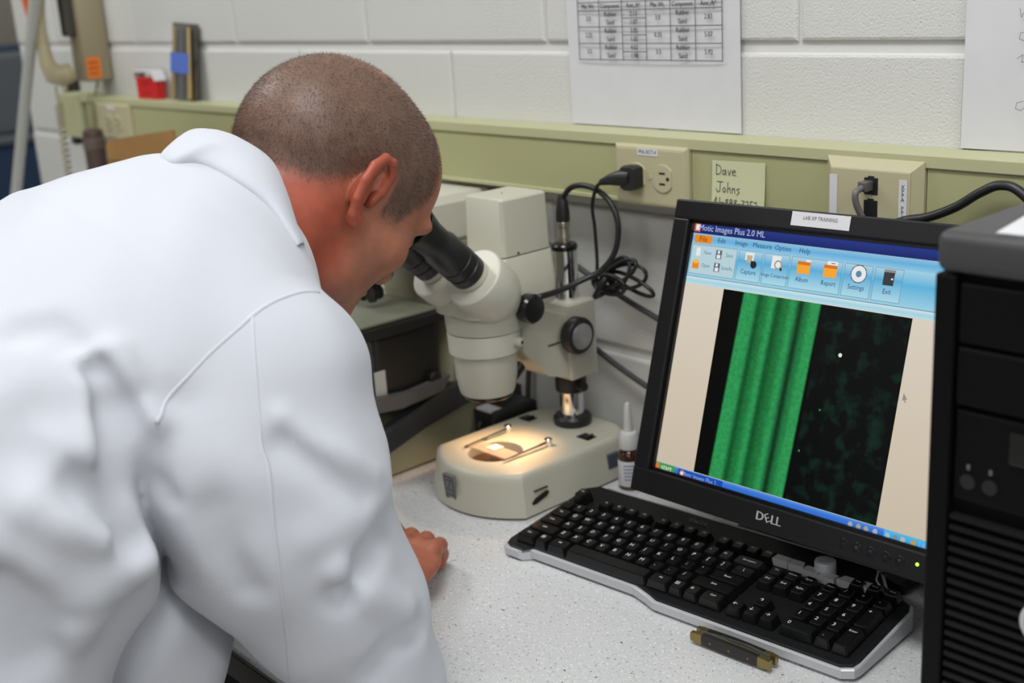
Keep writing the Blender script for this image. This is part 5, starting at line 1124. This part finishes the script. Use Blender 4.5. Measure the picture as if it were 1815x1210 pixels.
for s in (1, -1):
    for i in range(60):
        t = i / 59; q = np.array((s * (.014 + .036 * t), .0975 - .016 * t * t + random.uniform(-.001, .001), .0225 + .005 * math.sin(t * 2.6) + random.uniform(-.002, .002))); p0 = Vector(from_head(q)); p1 = Vector(from_head(q + np.array((s * .006, .001, .002))))
        bw.tube([p0, p1], [.0005, .0001], n=3, sub=1)
bw.obj('eyebrows', hairm, man, kind='stuff')
# ---- lab coat
coatm = mat('coat_white', sR(192, 195, 204), .85, bump=.06, bscale=1400, sheen=.15)
cv_, cf_ = surf(coat_folds, (XC - .42, -1.30, -.43), (XC + .36, -.40, .56), .0058)
lab = np_obj('lab_coat', cv_, cf_, coatm, man)
def shell(pts, lift):        # push points to the coat surface, then out by lift
    p = np.array([tuple(q) for q in pts], float)
    for _ in range(6):
        fv = coat_folds(p); g = np.stack([coat_folds(p + np.eye(3)[i] * 1e-3) - coat_folds(p - np.eye(3)[i] * 1e-3) for i in range(3)], -1) / 2e-3; p = p - (fv - lift)[:, None] * g / np.maximum((g * g).sum(-1), .3)[:, None]
    return [Vector(q) for q in p]
def dense(pts, n):
    P = [Vector(p) for p in pts]; E = [P[0] * 2 - P[1]] + P + [P[-1] * 2 - P[-2]]; Q = []
    for k in range(n + 1):
        s = k / n * (len(P) - 1); i = min(int(s), len(P) - 2); t = s - i; a, b, c, d = E[i:i + 4]
        Q.append(0.5 * ((2 * b) + (c - a) * t + (2 * a - 5 * b + 4 * c - d) * t * t + (3 * b - a - 3 * c + d) * t ** 3))
    return Q
def seam(pts, r=.0026, n=40, lift=-.0013): return MB().tube(shell(dense(pts, n), lift), r, n=6, sub=1)
mx_ = lambda pts: [(2 * XC - a, b, c) for a, b, c in pts]
for pts in (ARMHOLE, mx_(ARMHOLE)): seam(pts).obj('armhole_seam', coatm, lab, smooth='all')
for pts in (SLEEVE, mx_(SLEEVE)): seam(pts, .0026).obj('sleeve_seam', coatm, lab, smooth='all')
# collar: folded band between the neck edge and a line on the coat
ct = [Vector(p) for p in dense([(XC, -.579, .524), (XC + .024, -.573, .518)] + CT[1:], 20)]; cbp = shell(dense(CB, 22), .0022)
def both(P):    # right half from the photo side, left half mirrored, ordered left front -> back -> right front
    return [Vector((2 * XC - p.x, p.y, p.z)) for p in reversed(P)] + list(P)
def resample(P, n):
    L = [0]
    for a, b in zip(P, P[1:]): L.append(L[-1] + (b - a).length)
    Q = []
    for k in range(n + 1):
        s = L[-1] * k / n; i = max(j for j in range(len(L)) if L[j] <= s + 1e-9); i = min(i, len(P) - 2); t = (s - L[i]) / max(L[i + 1] - L[i], 1e-9); Q.append(P[i].lerp(P[i + 1], t))
    return Q
cbr = [p for p in cbp if p.x > XC + .004]
top = resample(both(ct), 48); bot = resample(both(cbr), 48)
bot = [b.lerp(a, .5 * min(1.0, max(0.0, (XC + .01 - b.x) / .03))) for a, b in zip(top, bot)]
rows_ = []
nk = Vector((XC, -.575, .45))
for t in (-.28, -.12, 0, .06, .2, .4, .6, .8, .95, 1.0):
    r = []
    for a, b in zip(top, bot):
        if t < 0: q = a + Vector((nk.x - a.x, nk.y - a.y, 0)).normalized() * (-.010 * t / .28 * -1 * -1) * -1 + Vector((0, 0, t * .10)); q = a + (b - a) * (-t * .35) * .0 + Vector((nk.x - a.x, nk.y - a.y, -.09)) * (-t * .35)
        else:
            q = a.lerp(b, t); o_ = (q - nk); o_.z *= .5; q = q + o_.normalized() * (.0075 * math.sin(math.pi * min(1, t * .94 + .06)) + .0006)
            q = q + Vector((0, 0, .004 * math.sin(math.pi * t)))
            if t > .99: q = q + Vector((nk.x - q.x, nk.y - q.y, -.10)).normalized() * .006
        r.append(q)
    rows_.append(r)
cg_ = MB().grid(rows_).obj('collar', coatm, lab, smooth='all')
sm = cg_.modifiers.new('thickness', 'SOLIDIFY'); sm.thickness = .0022; sm.offset = 1; sd = cg_.modifiers.new('smooth', 'SUBSURF'); sd.levels = 1; sd.render_levels = 1
# ---- trousers and shoes
def trouser(p):
    d = None
    for s in (1, -1):
        e = chain(p, [(XC + s * .085, -1.04, -.12, .125), (XC + s * .10, -1.0, -.45, .088), (XC + s * .105, -1.05, -.85, .070)], .03); d = e if d is None else smin(d, e, .03)
    return smax(d, -(p[..., 2] + .865), .005)
tv, tf = surf(trouser, (XC - .30, -1.26, -.90), (XC + .30, -.80, .06), .010); np_obj('trousers', tv, tf, mat('trouser_dark', (.012, .013, .018), .8), man)
shm = mat('shoe_black', (.015, .013, .012), .35)
for s in (1, -1):
    sv, sf_ = surf(lambda p: smax(chain(p, [(XC + s * .105, -1.08, -.855, .048), (XC + s * .11, -1.0, -.865, .048), (XC + s * .118, -.86, -.882, .042)], .03), -(p[..., 2] - FLOOR_Z - .002), .006), (XC + s * .11 - .07, -1.16, FLOOR_Z - .01), (XC + s * .11 + .07, -.79, -.79), .008); np_obj('shoe', sv, sf_, shm, man)
# ---- cuffs
for s in (1, -1):
    q = np.array([XC + s * .108, -.533, .0435]); dr = Vector((-s * .60, .80, 0)).normalized()
    MB().rev([(.034, -.03), (.0415, -.02), (.0420, .004), (.0395, .006), (.036, .002)], Vector(q), dr, 32).obj('cuff', coatm, lab, smooth=True)
